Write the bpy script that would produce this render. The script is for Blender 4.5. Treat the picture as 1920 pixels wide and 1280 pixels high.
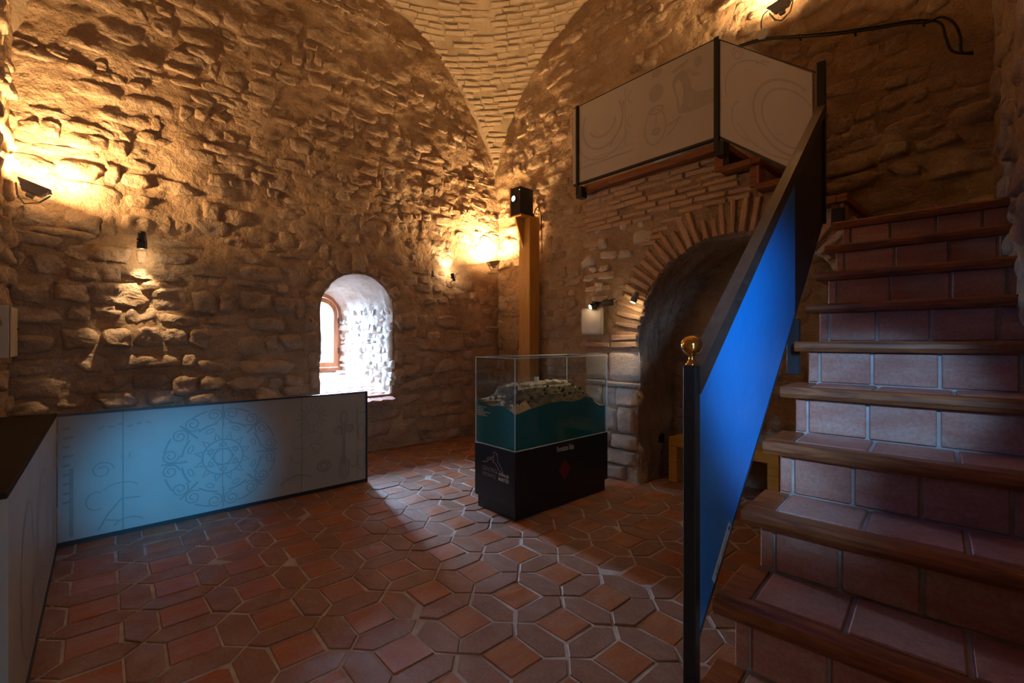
import bpy, bmesh, math, random
import numpy as np
from mathutils import Vector, Matrix, Euler

for _o in list(bpy.data.objects):
    bpy.data.objects.remove(_o)
SC = bpy.context.scene
COL = SC.collection
rnd = random.Random(11)

# ------------------------------------------------------------------ camera, sky, exposure
H = 1.33                                   # camera height above the floor
cam_d = bpy.data.cameras.new('camera')
cam_d.lens = 16.0
cam_d.sensor_width = 36.0
cam_d.clip_start = 0.02
cam = bpy.data.objects.new('camera', cam_d)
cam.location = (0.0, 0.0, H)
cam.rotation_euler = (math.radians(90), 0, math.radians(-42))
COL.objects.link(cam)
SC.camera = cam
SC.cycles.max_bounces = 9
SC.cycles.transparent_max_bounces = 16

SC.view_settings.view_transform = 'Standard'
SC.view_settings.look = 'None'
SC.view_settings.gamma = 1.0
SC.view_settings.use_curve_mapping = False
SC.view_settings.exposure = 0.33

SKY_STRENGTH = 1.3
world = bpy.data.worlds.new('sky')
SC.world = world
world.use_nodes = True
wn = world.node_tree.nodes
wn['Background'].inputs['Color'].default_value = (0.80, 0.86, 1.0, 1)
wn['Background'].inputs['Strength'].default_value = SKY_STRENGTH


def area_light(name, loc, direction, sx, sy, energy, color, portal=False):
    d = bpy.data.lights.new(name, 'AREA')
    d.shape = 'RECTANGLE'
    d.size, d.size_y = sx, sy
    d.energy = energy
    d.color = color
    if portal:
        d.cycles.is_portal = True
    o = bpy.data.objects.new(name, d)
    o.location = loc
    o.rotation_euler = Vector(direction).to_track_quat('-Z', 'Y').to_euler()
    COL.objects.link(o)
    return o


# the two openings through which daylight enters: the arched window and the entrance behind the camera
area_light('window_portal', (2.24, 6.62, 1.48), (0, -1, 0), 0.75, 1.25, 1, (1, 1, 1), True)
area_light('door_portal', (0.10, -0.74, 1.1), (0, 1, 0), 1.15, 2.3, 1, (1, 1, 1), True)
area_light('window_daylight', (2.2, 7.3, 2.70), (0.05, -1, -0.50), 2.2, 2.2, 5600, (0.44, 0.67, 1.0))


def added_day_spot(name, loc, target, energy, color, cone, blend, size):
    """added spot lamp, standing in for daylight from the entrance behind the camera"""
    d = bpy.data.lights.new(name, 'SPOT')
    d.energy = energy; d.color = color
    d.spot_size = math.radians(cone); d.spot_blend = blend; d.shadow_soft_size = size
    o = bpy.data.objects.new(name, d)
    o.location = loc
    o.rotation_euler = (Vector(target) - Vector(loc)).to_track_quat('-Z', 'Y').to_euler()
    COL.objects.link(o)


DAYBLUE = (0.10, 0.45, 1.0)
added_day_spot('added_spot_stairs', (0.10, -0.48, 1.80), (2.12, 0.50, 1.20), 260, (0.30, 0.58, 1.0), 38, 0.8, 0.08)  # added spots, each aimed to lay blue light on guard
added_day_spot('added_spot_panel', (0.30, -0.55, 1.60), (0.42, 4.15, 0.35), 800, (0.05, 0.46, 1.0), 16.5, 1.0, 0.15)
added_day_spot('added_spot_steps', (0.36, -0.17, 1.92), (2.12, 0.34, 1.20), 130, (0.25, 0.53, 1.0), 21, 0.75, 0.05)

WARM = (1.0, 0.595, 0.25)
WARMW = (1.0, 0.70, 0.38)

# ------------------------------------------------------------------ room dimensions (x along the window wall, y towards it)
XW3, XW2, YW1 = -0.53, 4.38, 5.20          # wall planes
W4_OFF, W4_SLOPE = -0.257, 0.088           # right wall: y = W4_OFF + W4_SLOPE * x


def w4y(x):
    return W4_OFF + W4_SLOPE * x


# ------------------------------------------------------------------ noise
def _h(ix, iy, seed):
    n = (ix.astype(np.int64) * 374761393 + iy.astype(np.int64) * 668265263 + seed * 1274126177) & 0xFFFFFFFF
    n = ((n ^ (n >> 13)) * 1103515245 + 12345) & 0xFFFFFFFF
    n = ((n ^ (n >> 15)) * 2246822519) & 0xFFFFFFFF
    n = n ^ (n >> 16)
    return (n & 0xFFFFFF) / float(0xFFFFFF)


def vnoise(x, y, seed=0):
    x = np.asarray(x, float); y = np.asarray(y, float)
    ix = np.floor(x); iy = np.floor(y)
    fx = x - ix; fy = y - iy
    fx = fx * fx * (3 - 2 * fx); fy = fy * fy * (3 - 2 * fy)
    a = _h(ix, iy, seed); b = _h(ix + 1, iy, seed); c = _h(ix, iy + 1, seed); d = _h(ix + 1, iy + 1, seed)
    return (a * (1 - fx) + b * fx) * (1 - fy) + (c * (1 - fx) + d * fx) * fy


def fbm(x, y, seed=0, octv=4):
    t = 0.0; amp = 0.5; f = 1.0
    for k in range(octv):
        t = t + amp * (vnoise(np.asarray(x) * f, np.asarray(y) * f, seed + k * 17) - 0.5)
        amp *= 0.5; f *= 2.07
    return t * 2.0


# ------------------------------------------------------------------ projection (only used to rank pieces by how large they show)
_S, _C = math.sin(math.radians(48)), math.cos(math.radians(48))


def seen(p, margin=60):
    y = _C * p[0] + _S * p[1]
    if y < 0.2:
        return -1.0
    u = 960 + 853.33 * (_S * p[0] - _C * p[1]) / y
    v = 640 - 853.33 * (p[2] - H) / y
    if -margin < u < 1920 + margin and -margin < v < 1280 + margin:
        return 1.0 / y
    return -1.0


# ------------------------------------------------------------------ object helpers: all coordinates are world coordinates
WLOC = {}


def raw_mesh(name, verts, faces, mat=None, smooth=False):
    me = bpy.data.meshes.new(name)
    me.from_pydata([tuple(map(float, v)) for v in verts], [], [tuple(map(int, f)) for f in faces])
    if mat is not None:
        me.materials.append(mat)
    if smooth:
        me.polygons.foreach_set('use_smooth', [True] * len(me.polygons))
    me.update()
    return me


def make(name, geo, mat, parent=None, smooth=False, origin=None, recalc=True):
    verts, faces = geo
    v = np.asarray(verts, float)
    if origin is None:
        lo, hi = v.min(0), v.max(0)
        origin = (lo + hi) / 2
        if parent is None:
            origin[2] = lo[2]
    origin = np.asarray(origin, float)
    me = raw_mesh(name, v - origin, faces, mat, smooth)
    if recalc:
        bm = bmesh.new(); bm.from_mesh(me)
        bmesh.ops.recalc_face_normals(bm, faces=bm.faces)
        bm.to_mesh(me); bm.free()
    o = bpy.data.objects.new(name, me)
    COL.objects.link(o)
    if parent is not None:
        o.parent = parent
        pl = WLOC[parent]
        o.location = Vector(origin) - pl
    else:
        o.location = Vector(origin)
    WLOC[o] = Vector(origin)
    return o


def tag(o, label=None, cat=None, group=None, kind=None):
    if label: o['label'] = label
    if cat: o['category'] = cat
    if group: o['group'] = group
    if kind: o['kind'] = kind
    return o


def thing(name, loc, label, cat, group=None, kind=None):
    o = bpy.data.objects.new(name, None)
    o.empty_display_size = 0.1
    o.location = loc
    COL.objects.link(o)
    WLOC[o] = Vector(loc)
    return tag(o, label, cat, group, kind)


def box(x0, x1, y0, y1, z0, z1):
    v = [(x0, y0, z0), (x1, y0, z0), (x1, y1, z0), (x0, y1, z0), (x0, y0, z1), (x1, y0, z1), (x1, y1, z1), (x0, y1, z1)]
    f = [(0, 3, 2, 1), (4, 5, 6, 7), (0, 1, 5, 4), (1, 2, 6, 5), (2, 3, 7, 6), (3, 0, 4, 7)]
    return v, f


def obox(c, ex, ey, ez):
    c = Vector(c); ex = Vector(ex); ey = Vector(ey); ez = Vector(ez)
    v = []
    for k in (-1, 1):
        for (i, j) in ((-1, -1), (1, -1), (1, 1), (-1, 1)):
            v.append(c + ex * i + ey * j + ez * k)
    f = [(0, 3, 2, 1), (4, 5, 6, 7), (0, 1, 5, 4), (1, 2, 6, 5), (2, 3, 7, 6), (3, 0, 4, 7)]
    return v, f


def bevel(geo, w=0.004, seg=1):
    bm = bmesh.new()
    vs = [bm.verts.new(v) for v in geo[0]]
    for f in geo[1]:
        try:
            bm.faces.new([vs[i] for i in f])
        except ValueError:
            pass
    bmesh.ops.recalc_face_normals(bm, faces=bm.faces)
    bmesh.ops.bevel(bm, geom=list(bm.edges), offset=w, segments=seg, profile=0.5, affect='EDGES')
    bm.verts.index_update()
    out = [tuple(v.co) for v in bm.verts], [tuple(v.index for v in f.verts) for f in bm.faces]
    bm.free()
    return out


def join(*geos):
    V, F = [], []
    for v, f in geos:
        n = len(V)
        V.extend([tuple(x) for x in v])
        F.extend([tuple(i + n for i in q) for q in f])
    return V, F


def prism(poly, fmap, d0, d1):
    """a flat outline (list of (u, v)) given depth from d0 to d1 through fmap(u, v, d)"""
    n = len(poly)
    v = [fmap(u, w, d0) for u, w in poly] + [fmap(u, w, d1) for u, w in poly]
    f = [tuple(range(n)), tuple(range(2 * n - 1, n - 1, -1))]
    f += [(i, (i + 1) % n, (i + 1) % n + n, i + n) for i in range(n)]
    return v, f


def tube(pts, r, n=8, closed=False):
    pts = [Vector(p) for p in pts]
    V, F = [], []
    up = Vector((0, 0, 1))
    prev = None
    for i, p in enumerate(pts):
        if i == 0: t = pts[1] - pts[0]
        elif i == len(pts) - 1: t = pts[-1] - pts[-2]
        else: t = pts[i + 1] - pts[i - 1]
        t.normalize()
        if prev is None:
            a = t.cross(up)
            if a.length < 1e-3: a = t.cross(Vector((1, 0, 0)))
        else:
            a = prev - t * prev.dot(t)
        a.normalize(); prev = a
        b = t.cross(a)
        rr = r[i] if isinstance(r, (list, tuple)) else r
        for k in range(n):
            th = 2 * math.pi * k / n
            V.append(p + a * (rr * math.cos(th)) + b * (rr * math.sin(th)))
    m = len(pts)
    for i in range(m - 1):
        for k in range(n):
            F.append((i * n + k, i * n + (k + 1) % n, (i + 1) * n + (k + 1) % n, (i + 1) * n + k))
    F.append(tuple(range(n - 1, -1, -1)))
    F.append(tuple(range((m - 1) * n, m * n)))
    return V, F


def spline(pts, sub=6):
    P = [Vector(p) for p in pts]
    out = []
    for i in range(len(P) - 1):
        p0 = P[max(i - 1, 0)]; p1 = P[i]; p2 = P[i + 1]; p3 = P[min(i + 2, len(P) - 1)]
        for k in range(sub):
            t = k / sub
            out.append(0.5 * ((2 * p1) + (p2 - p0) * t + (2 * p0 - 5 * p1 + 4 * p2 - p3) * t * t + (3 * p1 - p0 - 3 * p2 + p3) * t ** 3))
    out.append(P[-1])
    return out


def lathe(profile, n=24, mat4=None):
    V, F = [], []
    for r, z in profile:
        for k in range(n):
            th = 2 * math.pi * k / n
            V.append(Vector((r * math.cos(th), r * math.sin(th), z)))
    m = len(profile)
    for i in range(m - 1):
        for k in range(n):
            F.append((i * n + k, i * n + (k + 1) % n, (i + 1) * n + (k + 1) % n, (i + 1) * n + k))
    F.append(tuple(range(n - 1, -1, -1)))
    F.append(tuple(range((m - 1) * n, m * n)))
    if mat4 is not None:
        V = [mat4 @ v for v in V]
    return V, F


def frame_matrix(loc, zdir, xhint=(0, 0, 1)):
    z = Vector(zdir).normalized()
    x = Vector(xhint); x = x - z * x.dot(z)
    if x.length < 1e-4:
        x = Vector((1, 0, 0)); x = x - z * x.dot(z)
    x.normalize()
    y = z.cross(x)
    m = Matrix((x, y, z)).transposed().to_4x4()
    m.translation = Vector(loc)
    return m


def xf(geo, m):
    return [m @ Vector(v) for v in geo[0]], geo[1]


def text_geo(body, size, fmap, align='LEFT', sx=1.0, bold=0.0, spacing=1.0):
    """flat lettering as mesh: fmap(u, v) -> world point"""
    cu = bpy.data.curves.new('lettering', 'FONT')
    cu.body = body; cu.size = size; cu.align_x = align
    cu.resolution_u = 3; cu.offset = bold; cu.space_character = spacing
    ob = bpy.data.objects.new('lettering_tmp', cu)
    COL.objects.link(ob)
    dg = bpy.context.evaluated_depsgraph_get()
    me = bpy.data.meshes.new_from_object(ob.evaluated_get(dg))
    V = [fmap(v.co.x * sx, v.co.y) for v in me.vertices]
    F = [tuple(p.vertices) for p in me.polygons]
    bpy.data.objects.remove(ob); bpy.data.curves.remove(cu); bpy.data.meshes.remove(me)
    return V, F


def strips(lines, fmap, d=0.0):
    """printed line work: lines = [(points, width)] drawn as flat ribbons on fmap(u, v, d)"""
    V, F = [], []
    for li, (pts, w) in enumerate(lines):
        d += 0.00004
        n = len(pts)
        base = len(V)
        for i in range(n):
            p = pts[i]; a = pts[max(i - 1, 0)]; b = pts[min(i + 1, n - 1)]
            if i == 0 and pts[0] == pts[-1]: a = pts[-2]
            if i == n - 1 and pts[0] == pts[-1]: b = pts[1]
            tx, ty = b[0] - a[0], b[1] - a[1]
            L = math.hypot(tx, ty) or 1
            nx, ny = -ty / L * w / 2, tx / L * w / 2
            V.append(fmap(p[0] + nx, p[1] + ny, d)); V.append(fmap(p[0] - nx, p[1] - ny, d))
        for i in range(n - 1):
            F.append((base + 2 * i, base + 2 * i + 1, base + 2 * i + 3, base + 2 * i + 2))
    return V, F


def arc(cx, cy, rx, ry=None, a0=0.0, a1=360.0, n=36, rot=0.0):
    ry = rx if ry is None else ry
    out = []
    cr, sr = math.cos(math.radians(rot)), math.sin(math.radians(rot))
    for i in range(n + 1):
        t = math.radians(a0 + (a1 - a0) * i / n)
        x, y = rx * math.cos(t), ry * math.sin(t)
        out.append((cx + x * cr - y * sr, cy + x * sr + y * cr))
    return out


def spiral(cx, cy, r0, r1, turns, a0=0.0, n=40):
    return [(cx + (r0 + (r1 - r0) * i / n) * math.cos(math.radians(a0) + turns * 2 * math.pi * i / n),
             cy + (r0 + (r1 - r0) * i / n) * math.sin(math.radians(a0) + turns * 2 * math.pi * i / n)) for i in range(n + 1)]


def emit(parent, name, geos, mat, limit=300, smooth=False):
    """pieces of masonry or paving: the ones that show largest are objects of their own, the rest one joined part"""
    scored = []
    for g in geos:
        v = np.asarray(g[0], float)
        c = (v.min(0) + v.max(0)) / 2
        s = seen(c)
        scored.append((s * float(np.linalg.norm(v.max(0) - v.min(0))) if s > 0 else -1.0, g))
    scored.sort(key=lambda t: -t[0])
    rest = []
    n = 0
    for s, g in scored:
        if n < limit and s > 0:
            make(name, g, mat, parent, smooth, recalc=False); n += 1
        else:
            rest.append(g)
    if rest:
        o = make(name, join(*rest), mat, parent, smooth, recalc=False)
        o['kind'] = 'stuff'


# ------------------------------------------------------------------ materials
def _nodes(name):
    m = bpy.data.materials.new(name)
    m.use_nodes = True
    nt = m.node_tree
    return m, nt, nt.nodes['Principled BSDF']


def _sock(node, *names):
    for n in names:
        if n in node.inputs: return node.inputs[n]


def surf(name, colors, per='noise', nscale=6.0, stain=None, stain_scale=3.0, stain_lo=0.5, stain_hi=0.75, stain_amt=1.0,
         rough=0.85, rough2=None, bump=0.3, bscale=30.0, bump2=0.0, bscale2=8.0, spec=0.3, metallic=0.0, stretch=(1, 1, 1), speckle=0.0, bdist=0.01,
         detail=6.0, coat=0.0):
    """procedural surface: colours picked per piece ('island') or by noise, stains, grain, bump"""
    m, nt, bs = _nodes(name)
    N, L = nt.nodes, nt.links
    geo = N.new('ShaderNodeNewGeometry')
    mp = N.new('ShaderNodeMapping'); mp.inputs['Scale'].default_value = stretch
    L.new(geo.outputs['Position'], mp.inputs['Vector'])
    ramp = N.new('ShaderNodeValToRGB')
    el = ramp.color_ramp.elements
    while len(el) < len(colors): el.new(0.5)
    for i, c in enumerate(colors):
        el[i].position = i / max(1, len(colors) - 1)
        el[i].color = (*c, 1)
    nz = N.new('ShaderNodeTexNoise'); nz.inputs['Scale'].default_value = nscale; nz.inputs['Detail'].default_value = detail
    L.new(mp.outputs['Vector'], nz.inputs['Vector'])
    if per == 'island':
        mx = N.new('ShaderNodeMath'); mx.operation = 'MULTIPLY_ADD'
        L.new(nz.outputs['Fac'], mx.inputs[0]); mx.inputs[1].default_value = 0.5
        sub = N.new('ShaderNodeMath'); sub.operation = 'SUBTRACT'
        L.new(geo.outputs['Random Per Island'], sub.inputs[0]); sub.inputs[1].default_value = 0.25
        L.new(sub.outputs[0], mx.inputs[2])
        L.new(mx.outputs[0], ramp.inputs['Fac'])
    else:
        mr = N.new('ShaderNodeMapRange'); mr.inputs['From Min'].default_value = 0.3; mr.inputs['From Max'].default_value = 0.7
        L.new(nz.outputs['Fac'], mr.inputs['Value'])
        L.new(mr.outputs['Result'], ramp.inputs['Fac'])
    col = ramp.outputs['Color']
    if stain:
        sn = N.new('ShaderNodeTexNoise'); sn.inputs['Scale'].default_value = stain_scale; sn.inputs['Detail'].default_value = 8
        sn.inputs['Roughness'].default_value = 0.65
        L.new(mp.outputs['Vector'], sn.inputs['Vector'])
        mr2 = N.new('ShaderNodeMapRange'); mr2.inputs['From Min'].default_value = stain_lo; mr2.inputs['From Max'].default_value = stain_hi
        mr2.inputs['To Max'].default_value = stain_amt
        L.new(sn.outputs['Fac'], mr2.inputs['Value'])
        mix = N.new('ShaderNodeMixRGB'); mix.inputs['Color2'].default_value = (*stain, 1)
        L.new(mr2.outputs['Result'], mix.inputs['Fac']); L.new(col, mix.inputs['Color1'])
        col = mix.outputs['Color']
    if speckle:
        sp = N.new('ShaderNodeTexNoise'); sp.inputs['Scale'].default_value = 90; sp.inputs['Detail'].default_value = 3
        L.new(geo.outputs['Position'], sp.inputs['Vector'])
        mr3 = N.new('ShaderNodeMapRange'); mr3.inputs['From Min'].default_value = 0.3; mr3.inputs['From Max'].default_value = 0.7
        mr3.inputs['To Min'].default_value = 1 - speckle; mr3.inputs['To Max'].default_value = 1 + speckle
        L.new(sp.outputs['Fac'], mr3.inputs['Value'])
        mul = N.new('ShaderNodeMixRGB'); mul.blend_type = 'MULTIPLY'; mul.inputs['Fac'].default_value = 1
        L.new(col, mul.inputs['Color1']); L.new(mr3.outputs['Result'], mul.inputs['Color2'])
        col = mul.outputs['Color']
    L.new(col, bs.inputs['Base Color'])
    bs.inputs['Roughness'].default_value = rough
    if rough2 is not None:
        rn = N.new('ShaderNodeTexNoise'); rn.inputs['Scale'].default_value = 7; rn.inputs['Detail'].default_value = 5
        L.new(geo.outputs['Position'], rn.inputs['Vector'])
        rr = N.new('ShaderNodeMapRange'); rr.inputs['From Min'].default_value = 0.35; rr.inputs['From Max'].default_value = 0.65
        rr.inputs['To Min'].default_value = rough; rr.inputs['To Max'].default_value = rough2
        L.new(rn.outputs['Fac'], rr.inputs['Value']); L.new(rr.outputs['Result'], bs.inputs['Roughness'])
    bs.inputs['Metallic'].default_value = metallic
    _sock(bs, 'Specular IOR Level', 'Specular').default_value = spec
    if coat: bs.inputs['Coat Weight'].default_value = coat
    if bump:
        bn = N.new('ShaderNodeTexNoise'); bn.inputs['Scale'].default_value = bscale; bn.inputs['Detail'].default_value = 8
        bn.inputs['Roughness'].default_value = 0.62
        L.new(mp.outputs['Vector'], bn.inputs['Vector'])
        h = bn.outputs['Fac']
        if bump2:
            b2 = N.new('ShaderNodeTexNoise'); b2.inputs['Scale'].default_value = bscale2; b2.inputs['Detail'].default_value = 5
            L.new(mp.outputs['Vector'], b2.inputs['Vector'])
            ad = N.new('ShaderNodeMath'); ad.operation = 'MULTIPLY_ADD'
            L.new(b2.outputs['Fac'], ad.inputs[0]); ad.inputs[1].default_value = bump2; L.new(h, ad.inputs[2])
            h = ad.outputs[0]
        bp = N.new('ShaderNodeBump'); bp.inputs['Strength'].default_value = bump; bp.inputs['Distance'].default_value = bdist
        L.new(h, bp.inputs['Height']); L.new(bp.outputs['Normal'], bs.inputs['Normal'])
    return m


def plain(name, c, rough=0.5, metallic=0.0, spec=0.4, emit_c=None, emit_s=0.0, coat=0.0):
    m, nt, bs = _nodes(name)
    N, L = nt.nodes, nt.links
    nz = N.new('ShaderNodeTexNoise'); nz.inputs['Scale'].default_value = 25
    rp = N.new('ShaderNodeValToRGB')
    rp.color_ramp.elements[0].color = (c[0] * 0.9, c[1] * 0.9, c[2] * 0.9, 1)
    rp.color_ramp.elements[1].color = (min(1, c[0] * 1.1), min(1, c[1] * 1.1), min(1, c[2] * 1.1), 1)
    L.new(nz.outputs['Fac'], rp.inputs['Fac']); L.new(rp.outputs['Color'], bs.inputs['Base Color'])
    bs.inputs['Roughness'].default_value = rough
    bs.inputs['Metallic'].default_value = metallic
    _sock(bs, 'Specular IOR Level', 'Specular').default_value = spec
    if coat: bs.inputs['Coat Weight'].default_value = coat
    if emit_c:
        bs.inputs['Emission Color'].default_value = (*emit_c, 1)
        bs.inputs['Emission Strength'].default_value = emit_s
    return m


def wood(name, c1, c2, axis='X', scale=14.0, rough=0.45, bump=0.15):
    m, nt, bs = _nodes(name)
    N, L = nt.nodes, nt.links
    geo = N.new('ShaderNodeNewGeometry')
    mp = N.new('ShaderNodeMapping')
    mp.inputs['Scale'].default_value = {'X': (0.12, 1, 1), 'Y': (1, 0.12, 1), 'Z': (1, 1, 0.10)}[axis]
    L.new(geo.outputs['Position'], mp.inputs['Vector'])
    nz = N.new('ShaderNodeTexNoise'); nz.inputs['Scale'].default_value = scale * 4; nz.inputs['Detail'].default_value = 6; nz.inputs['Distortion'].default_value = 0.8
    L.new(mp.outputs['Vector'], nz.inputs['Vector'])
    rp = N.new('ShaderNodeValToRGB')
    rp.color_ramp.elements[0].position = 0.32; rp.color_ramp.elements[0].color = (*c1, 1)
    rp.color_ramp.elements[1].position = 0.68; rp.color_ramp.elements[1].color = (*c2, 1)
    L.new(nz.outputs['Fac'], rp.inputs['Fac']); L.new(rp.outputs['Color'], bs.inputs['Base Color'])
    bs.inputs['Roughness'].default_value = rough
    bp = N.new('ShaderNodeBump'); bp.inputs['Strength'].default_value = bump; bp.inputs['Distance'].default_value = 0.004
    L.new(nz.outputs['Fac'], bp.inputs['Height']); L.new(bp.outputs['Normal'], bs.inputs['Normal'])
    return m


def clear_glass(name, tint=(0.93, 0.97, 0.98), gloss=0.10):
    m = bpy.data.materials.new(name); m.use_nodes = True
    nt = m.node_tree; N, L = nt.nodes, nt.links
    for n in list(N): N.remove(n)
    out = N.new('ShaderNodeOutputMaterial')
    tr = N.new('ShaderNodeBsdfTransparent'); tr.inputs['Color'].default_value = (*tint, 1)
    gl = N.new('ShaderNodeBsdfGlossy'); gl.inputs['Roughness'].default_value = 0.02
    fr = N.new('ShaderNodeLayerWeight')
    pw = N.new('ShaderNodeMath'); pw.operation = 'POWER'; pw.inputs[1].default_value = 4.0
    L.new(fr.outputs['Facing'], pw.inputs[0])
    mu = N.new('ShaderNodeMath'); mu.operation = 'MULTIPLY_ADD'; mu.inputs[1].default_value = 0.7; mu.inputs[2].default_value = gloss * 0.4
    mu.use_clamp = True
    mix = N.new('ShaderNodeMixShader')
    L.new(pw.outputs[0], mu.inputs[0]); L.new(mu.outputs[0], mix.inputs['Fac'])
    L.new(tr.outputs[0], mix.inputs[1]); L.new(gl.outputs[0], mix.inputs[2])
    L.new(mix.outputs[0], out.inputs['Surface'])
    return m


M = {}
M['mortar'] = surf('lime_mortar', [(0.356, 0.239, 0.149), (0.452, 0.314, 0.202), (0.538, 0.401, 0.273)], nscale=2.2, stain=(0.263, 0.189, 0.136), stain_scale=1.6,
                   stain_lo=0.52, stain_hi=0.75, stain_amt=0.7, rough=0.95, bump=1.0, bscale=20, bump2=1.5, bscale2=7, spec=0.1, speckle=0.14, bdist=0.035)
M['stone'] = surf('limestone', [(0.299, 0.214, 0.156), (0.407, 0.296, 0.211), (0.493, 0.376, 0.281), (0.605, 0.488, 0.376)], per='island', nscale=7,
                  stain=(0.399, 0.276, 0.175), stain_scale=5.5, stain_lo=0.40, stain_hi=0.60, stain_amt=0.85, rough=0.93, bump=1.0, bscale=22, bump2=1.3, bscale2=8, spec=0.1, speckle=0.14, bdist=0.03)
M['pale_stone'] = surf('whitewashed_stone', [(0.62, 0.56, 0.50), (0.74, 0.69, 0.63), (0.82, 0.78, 0.74)], per='island', nscale=8, stain=(0.45, 0.37, 0.31),
                       stain_scale=14, stain_lo=0.52, stain_hi=0.7, stain_amt=0.7, rough=0.92, bump=0.8, bscale=30, bump2=1.0, bscale2=12, spec=0.1, bdist=0.018)
M['pale_mortar'] = surf('whitewash', [(0.52, 0.45, 0.38), (0.68, 0.62, 0.56), (0.76, 0.71, 0.66)], nscale=5, rough=0.95, bump=0.9, bscale=22, spec=0.1, bdist=0.025,
                        stain=(0.42, 0.34, 0.27), stain_scale=7, stain_lo=0.5, stain_hi=0.7, stain_amt=0.7)
M['ashlar'] = surf('dressed_stone', [(0.470, 0.380, 0.301), (0.589, 0.499, 0.408), (0.684, 0.594, 0.503)], per='island', nscale=6, stain=(0.352, 0.262, 0.194), stain_scale=11,
                   stain_lo=0.54, stain_hi=0.72, stain_amt=0.6, rough=0.92, bump=0.7, bscale=32, bump2=0.8, bscale2=10, spec=0.12, speckle=0.1, bdist=0.016)
M['brick'] = surf('thin_brick', [(0.411, 0.240, 0.145), (0.528, 0.346, 0.219), (0.635, 0.453, 0.313)], per='island', nscale=10, stain=(0.462, 0.333, 0.226), stain_scale=8,
                  stain_lo=0.5, stain_hi=0.7, stain_amt=0.6, rough=0.93, bump=0.7, bscale=40, bump2=0.6, bscale2=15, spec=0.1, speckle=0.12)
M['vault_brick'] = surf('vault_brick', [(0.336, 0.243, 0.166), (0.420, 0.328, 0.235), (0.504, 0.419, 0.319)], per='island', nscale=5, stain=(0.319, 0.219, 0.141), stain_scale=2.5,
                        stain_lo=0.5, stain_hi=0.66, stain_amt=0.8, rough=0.94, bump=0.7, bscale=36, bump2=0.8, bscale2=12, spec=0.1, speckle=0.12)
M['vault_mortar'] = surf('vault_mortar', [(0.288, 0.210, 0.139), (0.371, 0.286, 0.200), (0.453, 0.368, 0.268)], nscale=2.5, rough=0.95, bump=0.7, bscale=24, spec=0.1, bdist=0.02)
M['tile'] = surf('terracotta_square', [(0.196, 0.048, 0.021), (0.293, 0.066, 0.021), (0.319, 0.102, 0.027), (0.256, 0.080, 0.039), (0.351, 0.175, 0.073)], per='island', nscale=4,
                 stain=(0.297, 0.149, 0.089), stain_scale=6, stain_lo=0.45, stain_hi=0.66, stain_amt=0.8, rough=0.36, rough2=0.62, bump=0.6, bscale=16, bump2=0.8, bscale2=5, spec=0.45, speckle=0.16, stretch=(0.8, 2.4, 1), bdist=0.006)
M['hex_tile'] = surf('terracotta_hexagon', [(0.174, 0.072, 0.043), (0.239, 0.102, 0.059), (0.218, 0.112, 0.074), (0.276, 0.142, 0.086)], per='island', nscale=4,
                     stain=(0.262, 0.164, 0.114), stain_scale=8, stain_lo=0.48, stain_hi=0.70, stain_amt=0.95, rough=0.40, rough2=0.66, bump=0.6, bscale=16, bump2=0.8, bscale2=5, spec=0.4, speckle=0.16, stretch=(1.6, 1.0, 1), bdist=0.006)
M['grout'] = surf('grout', [(0.32, 0.27, 0.23), (0.42, 0.37, 0.33), (0.52, 0.47, 0.43)], nscale=9, rough=0.9, bump=0.6, bscale=50, spec=0.2)
M['stair_tile'] = surf('terracotta_stair', [(0.24, 0.060, 0.040), (0.34, 0.12, 0.08), (0.42, 0.20, 0.14), (0.36, 0.085, 0.06)], per='island', nscale=4,
                       stain=(0.44, 0.27, 0.20), stain_scale=4, stain_lo=0.44, stain_hi=0.66, stain_amt=0.9, rough=0.6, rough2=0.8, bump=0.6, bscale=9, bump2=0.8, bscale2=4, spec=0.3, speckle=0.14, stretch=(0.9, 0.9, 3.2), bdist=0.006)
M['stair_wood'] = wood('stair_wood', (0.15, 0.042, 0.012), (0.32, 0.105, 0.03), 'Y', 12, 0.45)
M['oak'] = wood('honey_wood', (0.46, 0.22, 0.035), (0.60, 0.31, 0.06), 'Z', 8, 0.5, 0.08)
M['window_wood'] = wood('window_wood', (0.30, 0.085, 0.022), (0.42, 0.14, 0.04), 'Z', 8, 0.4, 0.08)
M['bench_wood'] = wood('bench_wood', (0.58, 0.30, 0.04), (0.70, 0.40, 0.07), 'Y', 6, 0.5, 0.06)
M['rail_wood'] = wood('dark_rail', (0.035, 0.024, 0.020), (0.06, 0.042, 0.034), 'X', 9, 0.45, 0.05)
M['black'] = plain('black_metal', (0.014, 0.016, 0.020), 0.42, 0.0, 0.45)
M['iron'] = plain('dark_iron', (0.03, 0.028, 0.027), 0.5, 0.3, 0.4)
M['board'] = surf('white_board', [(0.30, 0.29, 0.26), (0.335, 0.325, 0.295)], nscale=3, rough=0.5, bump=0.0, spec=0.3)
M['pale_board'] = surf('pale_landing_board', [(0.47, 0.41, 0.36), (0.52, 0.46, 0.41)], nscale=3, rough=0.5, bump=0.0, spec=0.3)
M['print_pale'] = plain('landing_print', (0.405, 0.35, 0.305), 0.55, 0, 0.25)
M['print'] = plain('faded_print', (0.235, 0.23, 0.21), 0.55, 0, 0.25)
M['print_soft'] = plain('faint_print', (0.265, 0.255, 0.23), 0.55, 0, 0.25)
M['blue_lit_board'] = plain('blue_lit_board', (0.006, 0.24, 0.74), 0.42, 0, 0.35)  # blue daylight on the lower guard board, put into its base colour
M['shaded_board'] = plain('shade_dark_board', (0.022, 0.020, 0.026), 0.45, 0, 0.35)  # upper guard board out of the daylight, its shade put into the colour
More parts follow.
